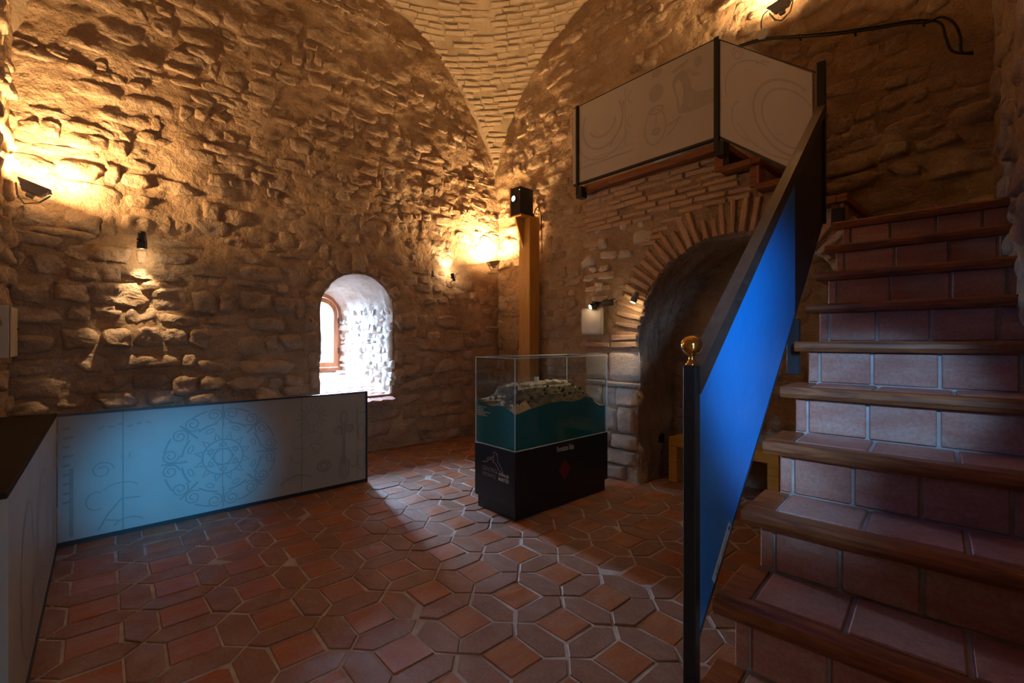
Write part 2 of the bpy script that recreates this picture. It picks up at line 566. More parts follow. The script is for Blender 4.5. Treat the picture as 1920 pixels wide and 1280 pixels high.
M['brass'] = plain('polished_brass', (0.80, 0.53, 0.16), 0.12, 1.0)
M['counter_top'] = plain('dark_counter', (0.022, 0.018, 0.016), 0.85, 0, 0.1)
M['plinth'] = plain('black_lacquer', (0.010, 0.013, 0.022), 0.35, 0, 0.5)
M['white_print'] = plain('white_print', (0.72, 0.72, 0.74), 0.6)
M['grey_print'] = plain('grey_print', (0.34, 0.34, 0.40), 0.6)
M['red_print'] = plain('dark_red_print', (0.20, 0.012, 0.010), 0.6)
M['teal'] = plain('teal_skirt', (0.004, 0.165, 0.165), 0.35, 0, 0.4)
M['glass'] = clear_glass('case_glass')
M['pane'] = clear_glass('window_glass', (0.95, 0.97, 0.98), 0.08)
M['glass_edge'] = plain('polished_edge', (0.60, 0.78, 0.88), 0.25, 0, 0.6)
M['terrain'] = surf('relief_ground', [(0.096, 0.076, 0.048), (0.192, 0.144, 0.088), (0.264, 0.200, 0.128)], nscale=16, stain=(0.072, 0.080, 0.040), stain_scale=22, stain_lo=0.5,
                    stain_hi=0.62, stain_amt=0.8, rough=0.9, bump=0.8, bscale=90, spec=0.1, bdist=0.006)
M['sand'] = surf('relief_sand', [(0.50, 0.32, 0.14), (0.60, 0.42, 0.20)], nscale=20, rough=0.9, bump=0.3, bscale=80, spec=0.1)
M['model_wall'] = surf('model_wall', [(0.55, 0.48, 0.36), (0.70, 0.64, 0.52), (0.80, 0.76, 0.68)], per='island', nscale=40, rough=0.8, bump=0.1, bscale=150, spec=0.2)
M['model_roof'] = surf('model_roof', [(0.62, 0.50, 0.38), (0.78, 0.70, 0.60)], per='island', nscale=40, rough=0.8, bump=0.1, bscale=150, spec=0.2)
M['tree'] = surf('model_foliage', [(0.02, 0.035, 0.015), (0.05, 0.07, 0.03)], per='island', nscale=60, rough=0.9, bump=0.5, bscale=200, spec=0.1)
M['cable'] = plain('black_cable', (0.012, 0.012, 0.012), 0.5)
M['white_plastic'] = plain('white_plastic', (0.55, 0.54, 0.50), 0.4)
M['cream_plastic'] = plain('cream_plastic', (0.52, 0.46, 0.34), 0.45)
M['lamp_grey'] = plain('lamp_grey', (0.30, 0.29, 0.28), 0.4, 0.2)
M['lamp_black'] = plain('lamp_black', (0.022, 0.020, 0.019), 0.35, 0.2)
M['glow'] = plain('lamp_glow', (1, 0.9, 0.7), 0.5, 0, 0.2, (1.0, 0.78, 0.45), 60.0)
M['glow_small'] = plain('spot_glow', (1, 0.9, 0.7), 0.5, 0, 0.2, (1.0, 0.80, 0.50), 22.0)
M['glow_blue'] = plain('projector_beam_lens', (0.6, 0.8, 1), 0.2, 0, 0.5, (0.55, 0.78, 1.0), 9.0)
M['led'] = plain('status_led', (0.5, 0.8, 0.2), 0.4, 0, 0.2, (0.6, 1.0, 0.2), 3.0)
M['plaque'] = surf('plaque_stone', [(0.52, 0.46, 0.38), (0.60, 0.54, 0.46)], nscale=12, rough=0.85, bump=0.4, bscale=60, spec=0.15)
M['sticker'] = plain('sticker_paper', (0.62, 0.80, 0.92), 0.5)
M['sticker_ink'] = plain('sticker_ink', (0.02, 0.06, 0.35), 0.5)

# ================================================================== masonry builders
class Arch:
    """an arched opening in a wall: uprights to zs, elliptical head to zt"""
    def __init__(s, uc, half, z0, zs, zt):
        s.uc, s.half, s.z0, s.zs, s.zt = uc, half, z0, zs, zt

    def outline(s, n=40, m=24):
        L = [(s.uc - s.half, s.z0 + (s.zs - s.z0) * i / m) for i in range(m)]
        A = [(s.uc - s.half * math.cos(math.pi * i / n), s.zs + (s.zt - s.zs) * math.sin(math.pi * i / n)) for i in range(n + 1)]
        R = [(s.uc + s.half, s.zs - (s.zs - s.z0) * (i + 1) / m) for i in range(m)]
        return L + A + R

    def inside(s, u, z, grow=0.0):
        u = np.asarray(u); z = np.asarray(z)
        h = s.half + grow; r = s.zt - s.zs + grow
        return (np.abs(u - s.uc) < h) & (z > s.z0 - grow) & ((z < s.zs) | (((u - s.uc) / h) ** 2 + ((z - s.zs) / r) ** 2 < 1))


def disp_fn(seed, big=0.05, mid=0.03, fine=0.012):
    def f(u, z):
        return (big * fbm(np.asarray(u) * 0.75, np.asarray(z) * 0.75, seed, 2) + mid * fbm(np.asarray(u) * 3.2, np.asarray(z) * 4.2, seed + 31, 3)
                + fine * fbm(np.asarray(u) * 11, np.asarray(z) * 14, seed + 77, 3))
    return f


def wall_grid(fmap, u0, u1, z0, z1, step, disp, holes=(), top=None):
    nu = max(2, int(round((u1 - u0) / step))) + 1
    nz = max(2, int(round((z1 - z0) / step))) + 1
    U, Z = np.meshgrid(np.linspace(u0, u1, nu), np.linspace(z0, z1, nz), indexing='ij')
    U = U.copy(); Z = Z.copy()
    deep = np.zeros(U.shape, bool)
    for h in holes:
        ol = np.array(h.outline(60, 60))
        ol = np.vstack([ol, np.array([[h.uc + h.half * (1 - 2 * i / 30), h.z0] for i in range(1, 30)])])
        near = h.inside(U, Z, step)
        idx = np.argwhere(near)
        ins = h.inside(U, Z)
        for i, j in idx:
            dd = (ol[:, 0] - U[i, j]) ** 2 + (ol[:, 1] - Z[i, j]) ** 2
            k = int(np.argmin(dd)); dist = math.sqrt(dd[k])
            if ins[i, j]:
                if dist < step * 0.78: U[i, j], Z[i, j] = ol[k]
                else: deep[i, j] = True
            elif dist < step * 0.35:
                U[i, j], Z[i, j] = ol[k]
    D = disp(U, Z)
    V = [fmap(U[i, j], Z[i, j], D[i, j]) for i in range(nu) for j in range(nz)]
    F = []
    for i in range(nu - 1):
        for j in range(nz - 1):
            if deep[i, j] or deep[i + 1, j] or deep[i, j + 1] or deep[i + 1, j + 1]:
                continue
            uc = (U[i, j] + U[i + 1, j + 1]) / 2; zc = (Z[i, j] + Z[i + 1, j + 1]) / 2
            if any(h.inside(uc, zc, -0.15 * step) for h in holes):
                continue
            if top is not None and zc > top(uc):
                continue
            F.append((i * nz + j, (i + 1) * nz + j, (i + 1) * nz + j + 1, i * nz + j + 1))
    return V, F


def tunnel(fmap, front, back, disp, depth, nseg=14, noise=0.02, seed=5):
    V, F = [], []
    n = len(front)
    arr = np.array(front); d0 = disp(arr[:, 0], arr[:, 1])
    cu = arr[:, 0].mean(); cz = arr[:, 1].mean()
    for i in range(n):                 # flange lapping behind the wall face
        du, dz = arr[i, 0] - cu, arr[i, 1] - cz
        L = math.hypot(du, dz)
        V.append(fmap(arr[i, 0] + du / L * 0.05, arr[i, 1] + dz / L * 0.05, d0[i] - 0.02))
    for k in range(nseg + 1):
        t = k / nseg
        for i in range(n):
            u = front[i][0] * (1 - t) + back[i][0] * t; z = front[i][1] * (1 - t) + back[i][1] * t
            if 0 < k < nseg:
                q = noise * float(fbm(i * 0.33, k * 0.9, seed, 3))
                u += q * (cu - u) / 0.4; z += q * (cz - z) / 0.6 * (1 if z > cz else 0.2)
            V.append(fmap(u, z, d0[i] * (1 - t) - depth * t))
    for k in range(nseg + 1):
        for i in range(n - 1):
            F.append((k * n + i, k * n + i + 1, (k + 1) * n + i + 1, (k + 1) * n + i))
    return V, F


def stone_geo(rng, fmap, disp, uc, zc, w, h, prot, rot=0.0, nseg=20, rough=0.014, square=0.62):
    """one irregular, angular stone set in the wall face"""
    if square < 0.4:                                   # dressed block: nearly rectangular
        th = np.linspace(0, 2 * math.pi, nseg, endpoint=False) + 0.1
        c, s = np.cos(th), np.sin(th)
        x = w / 2 * np.sign(c) * np.abs(c) ** square; y = h / 2 * np.sign(s) * np.abs(s) ** square
        j = 1 + np.array([rng.uniform(-0.03, 0.03) for _ in range(nseg)])
        x = x * j; y = y * j
    else:                                              # broken stone: 5 to 8 corners joined by ragged edges
        nc = rng.randint(5, 8)
        an = sorted([2 * math.pi * (k + rng.uniform(-0.36, 0.36)) / nc for k in range(nc)])
        cs = []
        for a in an:
            c, s = math.cos(a), math.sin(a)
            f = rng.uniform(0.86, 1.10)
            cs.append((w / 2 * math.copysign(abs(c) ** 0.55, c) * f, h / 2 * math.copysign(abs(s) ** 0.55, s) * f))
        per = [math.hypot(cs[k][0] - cs[k - 1][0], cs[k][1] - cs[k - 1][1]) for k in range(nc)]
        tot = sum(per)
        xs_, ys_ = [], []
        for q in range(nseg):
            t = tot * q / nseg; k = 0
            while t > per[k] and k < nc - 1:
                t -= per[k]; k += 1
            f = min(1.0, t / max(per[k], 1e-6))
            a, b = cs[k - 1], cs[k]
            xs_.append(a[0] + (b[0] - a[0]) * f); ys_.append(a[1] + (b[1] - a[1]) * f)
        x = np.array(xs_) * (1 + np.array([rng.uniform(-0.06, 0.06) for _ in range(nseg)]))
        y = np.array(ys_) * (1 + np.array([rng.uniform(-0.07, 0.07) for _ in range(nseg)]))
    cr, sr = math.cos(rot), math.sin(rot)
    tx, ty = rng.uniform(-1, 1), rng.uniform(-1.0, 0.8)
    seed = rng.randrange(10000)
    soft = rng.uniform(0.75, 0.93)
    ox, oy = rng.uniform(-0.18, 0.18) * w, rng.uniform(-0.22, 0.22) * h
    pts = []
    for sc, k in ((1.10, None), (0.98, 0.22), (soft, 0.85), (0.60, 1.0), (0.30, 1.03)):
        sh = (1.0 - sc) if sc < 0.97 else 0.0
        xs, ys = x * sc + ox * sh, y * sc + oy * sh
        u = uc + xs * cr - ys * sr; z = zc + xs * sr + ys * cr
        if k is None:
            d = disp(u, z) - 0.012
        else:
            d = disp(np.full(nseg, uc), np.full(nseg, zc)) * 0.35 + disp(u, z) * 0.65 + prot * k * (1 + 0.7 * tx * xs / w + 0.95 * ty * ys / h) \
                + rough * (0.4 + 0.6 * k) * fbm(u * 11, z * 15, seed, 4)
        pts.append(np.stack([u, z, d], 1))
    ctr = np.array([[uc + ox, zc + oy, float(disp(uc, zc)) + prot + rough * float(fbm(uc * 11, zc * 15, seed, 4))]])
    P = np.vstack(pts + [ctr])
    V = [fmap(*p) for p in P]
    F = []
    R = len(pts)
    for r in range(R - 1):
        for i in range(nseg):
            F.append((r * nseg + i, r * nseg + (i + 1) % nseg, (r + 1) * nseg + (i + 1) % nseg, (r + 1) * nseg + i))
    ci = R * nseg
    for i in range(nseg):
        F.append(((R - 1) * nseg + i, (R - 1) * nseg + (i + 1) % nseg, ci))
    return V, F, P[:nseg, :2]


def brick_geo(rng, fmap, disp, uc, zc, w, h, prot, rot=0.0, jit=0.006, inset=0.007):
    cr, sr = math.cos(rot), math.sin(rot)
    base = [(-w / 2, -h / 2), (0, -h / 2), (w / 2, -h / 2), (w / 2, h / 2), (0, h / 2), (-w / 2, h / 2)]
    base = [(x + rng.uniform(-jit, jit), y + rng.uniform(-jit, jit)) for x, y in base]
    d0 = float(disp(uc, zc))
    V = []
    tl = rng.uniform(-0.006, 0.006)
    for sc, dd in ((1.0, -0.03), (1.0, prot - 0.006), (None, prot)):
        for x, y in base:
            if sc is None:
                x = x - math.copysign(min(inset, abs(x)), x) if abs(x) > inset else x
                y = y - math.copysign(inset, y)
            V.append(fmap(uc + x * cr - y * sr, zc + x * sr + y * cr, d0 + dd + tl * x / w * 2 + rng.uniform(-0.0025, 0.0025)))
    F = []
    for r in (0, 6):
        for i in range(6):
            F.append((r + i, r + (i + 1) % 6, r + 6 + (i + 1) % 6, r + 6 + i))
    F.append((12, 13, 16, 17)); F.append((13, 14, 15, 16))
    return V, F


def rubble(rng, fmap, disp, u0, u1, z0, z1, hr, wr, pr, skip=0.0, holes=(), grow=0.0, top=None, wave=0.05, seed=3, fill=0.90, rough=0.014, ps=None):
    out = []
    z = z0
    row = 0
    while z < z1:
        h = rng.uniform(*hr)
        u = u0 - rng.uniform(0, wr[0])
        while u < u1:
            w = rng.uniform(*wr) * (1.0 if rng.random() < 0.75 else 0.55)
            uc = u + w / 2
            zc = z + h / 2 + wave * float(fbm(uc * 0.9, row * 0.37, seed, 2)) + rng.uniform(-0.02, 0.02)
            hh = h * rng.uniform(0.70, 1.12)
            u += w
            if rng.random() < skip: continue
            if zc < 0.02: continue
            V, F, ol = stone_geo(rng, fmap, disp, uc, zc, w * fill, hh * fill, rng.uniform(*pr) * (1.0 if ps is None else float(ps(uc, zc))), rng.uniform(-0.10, 0.10), rough=rough * (1.0 if ps is None else float(ps(uc, zc))))
            if any(bool(np.any(hl.inside(ol[:, 0], ol[:, 1], grow))) for hl in holes): continue
            if top is not None and bool(np.any(ol[:, 1] > top(ol[:, 0]) - 0.03)): continue
            if uc > u1 + 0.05 or uc < u0 - 0.1: continue
            out.append((V, F))
        z += h
        row += 1
    return out


# ================================================================== the vault
CA, HA, CB, HB = (XW3 + XW2) / 2, (XW2 - XW3) / 2, 2.585, 2.615
ZC, RZ, KAP = 1.72 + H, 2.45, 2.08


def vault_z(a, b):
    p = (a - CA) / HA; q = (b - CB) / HB
    return ZC + RZ * np.sqrt(np.maximum(KAP - p * p - q * q, 0.0))


def build_vault():
    n = 150
    ps = np.sin(np.linspace(-1, 1, n) * math.pi / 2) * 1.04
    A = CA + ps * HA
    B = CB + np.where(ps < 0, ps * 1.10, ps) * HB
    AA, BB = np.meshgrid(A, B, indexing='ij')
    ZZ = vault_z(AA, BB) + 0.03 * fbm(AA * 3, BB * 3, 9, 4) + 0.06 * fbm(AA * 0.9, BB * 0.9, 19, 2)
    V = [(AA[i, j], BB[i, j], ZZ[i, j]) for i in range(n) for j in range(n)]
    F = [(i * n + j, i * n + j + 1, (i + 1) * n + j + 1, (i + 1) * n + j) for i in range(n - 1) for j in range(n - 1)]
    ceil = make('ceiling', (V, F), M['vault_mortar'], smooth=True, recalc=False)
    tag(ceil, 'shallow brick vault rising from the corner between the two stone walls', 'ceiling', kind='structure')
    rng = random.Random(21)
    bricks = []
    psi = 0.30                                # zeta = (z - ZC) / RZ from the corner upwards
    row = 0
    while psi < 1.22:
        rho = math.sqrt(KAP - psi * psi)
        lo = math.acos(min(1, 1 / rho)) if rho > 1 else -0.05
        hi = math.asin(min(1, 1 / rho)) if rho > 1 else math.pi / 2 + 0.05
        phi = lo + 0.004
        R = rho * 2.53
        z = ZC + RZ * psi
        slope = RZ * rho / max(psi, 1e-3) / 2.53       # dz / dr
        ln = math.hypot(1, slope)
        while phi < hi - 0.006:
            w = rng.uniform(0.14, 0.30)
            dphi = w / R
            if phi + dphi > hi: dphi = hi - phi
            if dphi * R > 0.05 and rng.random() > 0.10:
                pm = phi + dphi / 2
                c = Vector((CA + HA * rho * math.cos(pm), CB + HB * rho * math.sin(pm), z))
                c.z = float(vault_z(c.x, c.y)) + 0.03 * float(fbm(c.x * 3, c.y * 3, 9, 4)) + 0.06 * float(fbm(c.x * 0.9, c.y * 0.9, 19, 2))
                rad = Vector((math.cos(pm), math.sin(pm), 0))
                tan = Vector((-math.sin(pm), math.cos(pm), 0))
                nrm = Vector((-rad.x * slope, -rad.y * slope, -1.0)).normalized()
                upv = tan.cross(nrm).normalized()
                if upv.z < 0: upv = -upv
                f = lambda u, v, d, c=c, tan=tan, upv=upv, nrm=nrm: c + tan * u + upv * v + nrm * d
                bricks.append(brick_geo(rng, f, lambda a, b: 0.0, 0, 0, dphi * R - 0.012, rng.uniform(0.040, 0.056), rng.uniform(0.006, 0.02), rng.uniform(-0.03, 0.03)))
            phi += dphi
        psi += 0.072 / (RZ * ln / slope) if slope > 0.05 else 0.03
        row += 1
    emit(ceil, 'brick', bricks, M['vault_brick'])
    return ceil


build_vault()

# ================================================================== walls
FM_W1 = lambda u, z, d: (u, YW1 - d, z)
FM_W2 = lambda u, z, d: (XW2 - d, u, z)
FM_W3 = lambda u, z, d: (XW3 + d, u, z)
_L4 = math.hypot(1, W4_SLOPE)
FM_W4 = lambda u, z, d: (u - d * W4_SLOPE / _L4, w4y(u) + d / _L4, z)

WIN = Arch(2.235, 0.435, 0.68, 1.70, 2.12)
_D1 = disp_fn(101, 0.07, 0.0, 0.0)
_D1r = disp_fn(101, 0.0, 0.058, 0.030)


def ROUGH1(u, z):              # the wall is rougher low down at the left, flatter where it was repointed
    u = np.asarray(u, float); z = np.asarray(z, float)
    return 0.50 + 0.50 / (1 + np.exp((u - 1.5) * 3.0)) * (0.55 + 0.45 / (1 + np.exp((z - 2.2) * 3)))


DISP1 = lambda u, z: _D1(u, z) + _D1r(u, z) * ROUGH1(u, z)
top1 = lambda u: vault_z(np.asarray(u), YW1) + 0.10
w1 = make('wall_left', wall_grid(FM_W1, XW3 - 0.05, XW2 + 0.05, -0.02, 5.9, 0.034, DISP1, [WIN], top1), M['mortar'], smooth=True, recalc=False)
tag(w1, 'rubble stone wall with the deep arched window', 'wall', kind='structure')
rng = random.Random(4)
st = rubble(rng, FM_W1, DISP1, XW3, XW2, 0.0, 1.75, (0.12, 0.23), (0.18, 0.52), (0.015, 0.075), 0.08, [WIN], 0.03, None, 0.16, 3, 1.02, 0.040, ps=ROUGH1)
st += rubble(rng, FM_W1, DISP1, XW3, XW2, 1.75, 2.9, (0.09, 0.21), (0.13, 0.46), (0.004, 0.040), 0.12, [WIN], 0.03, None, 0.18, 8, 1.0, 0.034, ps=ROUGH1)
st += rubble(rng, FM_W1, DISP1, XW3, XW2, 2.9, 5.6, (0.08, 0.19), (0.10, 0.40), (0.001, 0.034), 0.16, [], 0, lambda u: vault_z(np.asarray(u), YW1), 0.18, 12, 0.98, 0.028, ps=ROUGH1)
emit(w1, 'stone', st, M['stone'], smooth=True)

# window embrasure in the left wall
BACK = Arch(2.24, 0.28, 0.93, 1.70, 1.99)
DEEP = 1.25
fo, bo = WIN.outline(32, 18), BACK.outline(32, 18)
rev = make('embrasure', tunnel(FM_W1, fo, bo, DISP1, DEEP, 26, 0.05, 8), M['pale_mortar'], w1, smooth=True)
rng = random.Random(31)
jw = math.hypot(DEEP, 0.15)


def FM_JAMB(u, z, d):          # u = distance into the wall along the far jamb, d = out of it
    t = u / DEEP
    return (2.67 + (2.52 - 2.67) * t - d, YW1 + u, z)


zero = lambda u, z: np.asarray(u, float) * 0.0
js = rubble(rng, FM_JAMB, zero, 0.03, DEEP - 0.05, 0.98, 1.74, (0.07, 0.13), (0.09, 0.22), (0.008, 0.03), 0.08, [], 0, None, 0.03, 4, 0.86, 0.014)
lowjs = rubble(rng, FM_JAMB, zero, 0.03, 0.55, 0.78, 0.98, (0.08, 0.12), (0.09, 0.22), (0.008, 0.03), 0.08, [], 0, None, 0.02, 4, 0.86, 0.014)
emit(rev, 'stone', js + lowjs, M['pale_stone'], smooth=True)
# stones along the opening's arris, pale where they turn into the reveal
ar = []
ol = WIN.outline(26, 14)
for i in range(2, len(ol) - 3, 3):
    p, q = ol[i], ol[i + 2]
    cx, cz = (p[0] + q[0]) / 2, (p[1] + q[1]) / 2
    ang = math.atan2(q[1] - p[1], q[0] - p[0])
    nx, nz = -math.sin(ang), math.cos(ang)
    L = math.hypot(q[0] - p[0], q[1] - p[1])
    ww = rng.uniform(0.10, 0.20)
    ar.append(stone_geo(rng, FM_W1, DISP1, cx + nx * (ww / 2 + 0.016), cz + nz * (ww / 2 + 0.016), L * 1.5, ww, rng.uniform(0.015, 0.04), ang, rough=0.016)[:2])
emit(w1, 'stone', ar, M['stone'], smooth=True)

# sloping tiled sill
sill = make('window_sill', join(([(1.80, YW1 - 0.0, 0.655), (2.67, YW1 - 0.0, 0.655), (2.54, YW1 + DEEP, 0.915), (1.94, YW1 + DEEP, 0.915)], [(0, 1, 2, 3)]),
                                ), M['grout'], w1, recalc=False)
sl = (0.915 - 0.655) / DEEP
hexes = []
hr_ = 0.085
for i in range(-1, 10):
    for j in range(-1, 8):
        cx = 1.78 + i * hr_ * math.sqrt(3) + (j % 2) * hr_ * math.sqrt(3) / 2
        cy = YW1 + 0.05 + j * hr_ * 1.5 * 1.12
        if cy > YW1 + DEEP - 0.06: continue
        t = (cy - YW1) / DEEP
        if cx < 1.83 + 0.14 * t or cx > 2.64 - 0.12 * t: continue
        V = []
        for rr, dz in ((hr_ - 0.004, -0.01), (hr_ - 0.004, 0.008), (hr_ - 0.009, 0.012)):
            for k in range(6):
                x = cx + rr * math.sin(math.pi / 3 * k); y = cy + rr * 1.12 * math.cos(math.pi / 3 * k)
                V.append((x, y, 0.655 + sl * (y - YW1) + dz))
        F = [(r * 6 + k, r * 6 + (k + 1) % 6, r * 6 + 6 + (k + 1) % 6, r * 6 + 6 + k) for r in (0, 1) for k in range(6)] + [tuple(range(12, 18))]
        hexes.append((V, F))
emit(sill, 'sill_tile', hexes, M['stair_tile'])
make('sill_board', bevel(box(1.79, 2.71, YW1 - 0.035, YW1 + 0.03, 0.618, 0.660), 0.004), M['window_wood'], w1)

# the window itself at the outer end of the embrasure
YF = YW1 + DEEP
wo, wi = Arch(2.24, 0.29, 0.90, 1.70, 2.00), Arch(2.24, 0.235, 0.965, 1.70, 1.945)
si, gi = Arch(2.24, 0.225, 0.975, 1.70, 1.935), Arch(2.24, 0.165, 1.04, 1.70, 1.875)


def ring_frame(o, i, y0, y1):
    A = o.outline(24, 6); B = i.outline(24, 6)
    n = len(A)
    V = [(u, y0, z) for u, z in A] + [(u, y0, z) for u, z in B] + [(u, y1, z) for u, z in A] + [(u, y1, z) for u, z in B]
    F = []
    for k in range(n):
        m = (k + 1) % n
        F += [(k, m, n + m, n + k), (2 * n + k, 3 * n + k, 3 * n + m, 2 * n + m), (n + k, n + m, 3 * n + m, 3 * n + k), (k, 2 * n + k, 2 * n + m, m)]
    return V, F


win = make('window_1', ring_frame(wo, wi, YF - 0.03, YF + 0.05), M['window_wood'], None, recalc=True)
tag(win, 'arched wooden window at the end of the deep whitewashed embrasure', 'window', kind='structure')
sash = make('sash', ring_frame(si, gi, YF - 0.05, YF + 0.02), M['window_wood'], win)
go = gi.outline(24, 6)
make('pane', prism(go, lambda u, z, d: (u, d, z), YF - 0.012, YF - 0.006), M['pane'], win)
for hz in (1.20, 1.62):
    make('hinge', lathe([(0.007, -0.04), (0.009, -0.038), (0.009, 0.038), (0.007, 0.04)], 8, Matrix.Translation((2.472, YF - 0.055, hz))), M['iron'], win)
wedge = make('loose_stone', bevel(obox((2.45, YF - 0.20, 0.905), (0.055, 0.01, 0), (-0.006, 0.035, 0), (0, 0, 0.022)), 0.008, 2), M['pale_stone'], None)
tag(wedge, 'small pale stone slab lying on the sill at the foot of the window frame', 'stone')

# ------------------------------------------------------------------ back wall
DOORUP = Arch(2.25, 0.38, 2.92, 3.88, 4.24)
DISP2 = disp_fn(202, 0.07, 0.034, 0.018)
top2 = lambda u: vault_z(XW2, np.asarray(u)) + 0.10
w2 = make('wall_back', wall_grid(FM_W2, -0.12, YW1 + 0.05, -0.02, 5.9, 0.034, DISP2, [DOORUP], top2), M['mortar'], smooth=True, recalc=False)
tag(w2, 'rubble stone wall behind the landing and the staircase', 'wall', kind='structure')
rng = random.Random(8)
b2 = lambda u: vault_z(XW2, np.asarray(u))
st = rubble(rng, FM_W2, DISP2, 3.0, YW1, 0.0, 2.8, (0.09, 0.18), (0.12, 0.38), (0.003, 0.032), 0.14, [], 0, None, 0.14, 4, 0.98, 0.020)
st += rubble(rng, FM_W2, DISP2, 0.0, YW1, 2.8, 5.6, (0.08, 0.18), (0.11, 0.38), (0.001, 0.028), 0.18, [DOORUP], 0.03, b2, 0.16, 6, 0.96, 0.018)
st += rubble(rng, FM_W2, DISP2, 0.05, 1.3, 1.9, 2.8, (0.12, 0.24), (0.20, 0.55), (0.010, 0.06), 0.14, [], 0, None, 0.16, 14, 0.96, 0.036)
emit(w2, 'stone', st, M['stone'], smooth=True)
ot = DOORUP.outline(24, 10)
pas = make('passage', tunnel(FM_W2, ot, ot, DISP2, 0.9, 10, 0.03, 18), M['mortar'], w2, smooth=True)
make('passage_end', ([(XW2 + 0.9, u, z) for u, z in ot], [tuple(range(len(ot)))]), M['mortar'], w2)

# ------------------------------------------------------------------ right wall beside the stairs, with the entrance behind the camera
ENT = Arch(0.10, 0.50, -1.0, 2.12, 2.20)
DISP4 = disp_fn(404, 0.03, 0.030, 0.014)
d4 = lambda u, z: DISP4(u, z) - 0.02
w4 = make('wall_right', wall_grid(FM_W4, XW3 - 0.1, XW2 + 0.1, -0.02, 5.9, 0.045, d4, [ENT], lambda u: vault_z(np.asarray(u), w4y(np.asarray(u))) + 0.12), M['mortar'], smooth=True, recalc=False)
tag(w4, 'dark rough stone wall at the right edge of the stairs', 'wall', kind='structure')
rng = random.Random(15)
emit(w4, 'stone', rubble(rng, FM_W4, d4, 2.3, XW2, 0.0, 5.2, (0.14, 0.24), (0.18, 0.45), (0.006, 0.030), 0.12, [ENT], 0.03,
                         lambda u: vault_z(np.asarray(u), w4y(np.asarray(u))), 0.10, 23, 0.86, 0.018), M['stone'], limit=120, smooth=True)
oe = ENT.outline(12, 10)
make('entrance_jamb', tunnel(FM_W4, oe, oe, d4, 0.45, 6, 0.02, 28), M['mortar'], w4, smooth=True)

# ------------------------------------------------------------------ near wall with the counter
DISP3 = disp_fn(303, 0.05, 0.04, 0.014)
d3 = lambda u, z: DISP3(u, z) * 0.8 - 0.01
w3 = make('wall_front', wall_grid(FM_W3, -0.45, YW1 + 0.05, -0.02, 5.9, 0.05, d3, [], lambda u: vault_z(XW3, np.asarray(u)) + 0.12), M['mortar'], smooth=True, recalc=False)
tag(w3, 'rough stone wall at the far left edge of the room', 'wall', kind='structure')
rng = random.Random(17)
emit(w3, 'stone', rubble(rng, FM_W3, d3, 4.2, YW1, 0.8, 5.2, (0.12, 0.2), (0.18, 0.4), (0.012, 0.05), 0.1, [], 0,
                         lambda u: vault_z(XW3, np.asarray(u)), 0.08, 29, 0.86, 0.016), M['stone'], limit=80, smooth=True)

# ================================================================== floor
fl = make('floor', ([(-1.2, -1.3, -0.0042), (4.7, -1.3, -0.0042), (4.7, 5.5, -0.0042), (-1.2, 5.5, -0.0042)], [(0, 1, 2, 3)]), M['grout'], recalc=False)
tag(fl, 'terracotta floor of squares set between long hexagonal tiles', 'floor', kind='structure')
TP, TS = 0.330, 0.192
TW = TP - TS
GJ = 0.0115


def tile_prism(poly, c, rng):
    z1 = rng.uniform(-0.003, 0.003)
    tx, ty = rng.uniform(-0.02, 0.02), rng.uniform(-0.02, 0.02)
    n = len(poly)
    V = []
    for k, dz in ((0.0, -0.02), (0.0, -0.0035), (0.004, 0.0)):
        for x, y in poly:
            L = math.hypot(x, y)
            xx, yy = x * (1 - k / L * 1.2), y * (1 - k / L * 1.2)
            V.append((c[0] + xx, c[1] + yy, dz + (z1 + tx * xx + ty * yy if dz > -0.01 else 0)))
    F = [(r * n + i, r * n + (i + 1) % n, (r + 1) * n + (i + 1) % n, (r + 1) * n + i) for r in (0, 1) for i in range(n)]
    F.append(tuple(range(2 * n, 3 * n)))
    return V, F


rng = random.Random(5)
sq, hx = [], []
hs = TS / 2 - GJ / 2
psq = [(-hs, -hs), (hs, -hs), (hs, hs), (-hs, hs)]
lw = TW / 2 - GJ / 2
tip = TS / 2 + TW / 2 - GJ * 0.75
ls = TS / 2 - GJ * 0.3
phx = [(-tip, 0), (-ls, -lw), (ls, -lw), (tip, 0), (ls, lw), (-ls, lw)]
phy = [(-y, x) for x, y in phx]


def on_floor(x, y):
    if not (XW3 - 0.05 < x < XW2 + 0.05 and w4y(x) - 0.5 < y < YW1 + 0.05): return False
    if x > 1.5 and y < 0.5: return False
    if x > 3.85 and y > 2.5 and y < 2.85: return False
    return True


jt = lambda P: [(x + rng.uniform(-0.0045, 0.0045), y + rng.uniform(-0.0045, 0.0045)) for x, y in P]
for i in range(-9, 10):
    for j in range(-9, 12):
        cx, cy = 1.949 + i * TP, 2.09 + j * TP
        if on_floor(cx, cy): sq.append(tile_prism(jt(psq), (cx, cy), rng))
        if on_floor(cx, cy + TP / 2): hx.append(tile_prism(jt(phx), (cx, cy + TP / 2), rng))
        if on_floor(cx + TP / 2, cy): hx.append(tile_prism(jt(phy), (cx + TP / 2, cy), rng))
emit(fl, 'square_tile', sq, M['tile'])
emit(fl, 'hexagonal_tile', hx, M['hex_tile'])

# ================================================================== arched masonry under the landing
XA = 3.70
FM_A = lambda u, z, d: (XA - d, u, z)
ARC = Arch(1.52, 0.84, -1.0, 1.33, 2.19)
DISPA = disp_fn(505, 0.02, 0.025, 0.012)
YA0, YA1, ZLAND = 0.66, 2.97, 2.88


def step_top(u):
    return 2.84 if u > 1.52 else 2.64 if u > 1.26 else 2.44 if u > 1.00 else 2.24 if u > 0.74 else 2.02


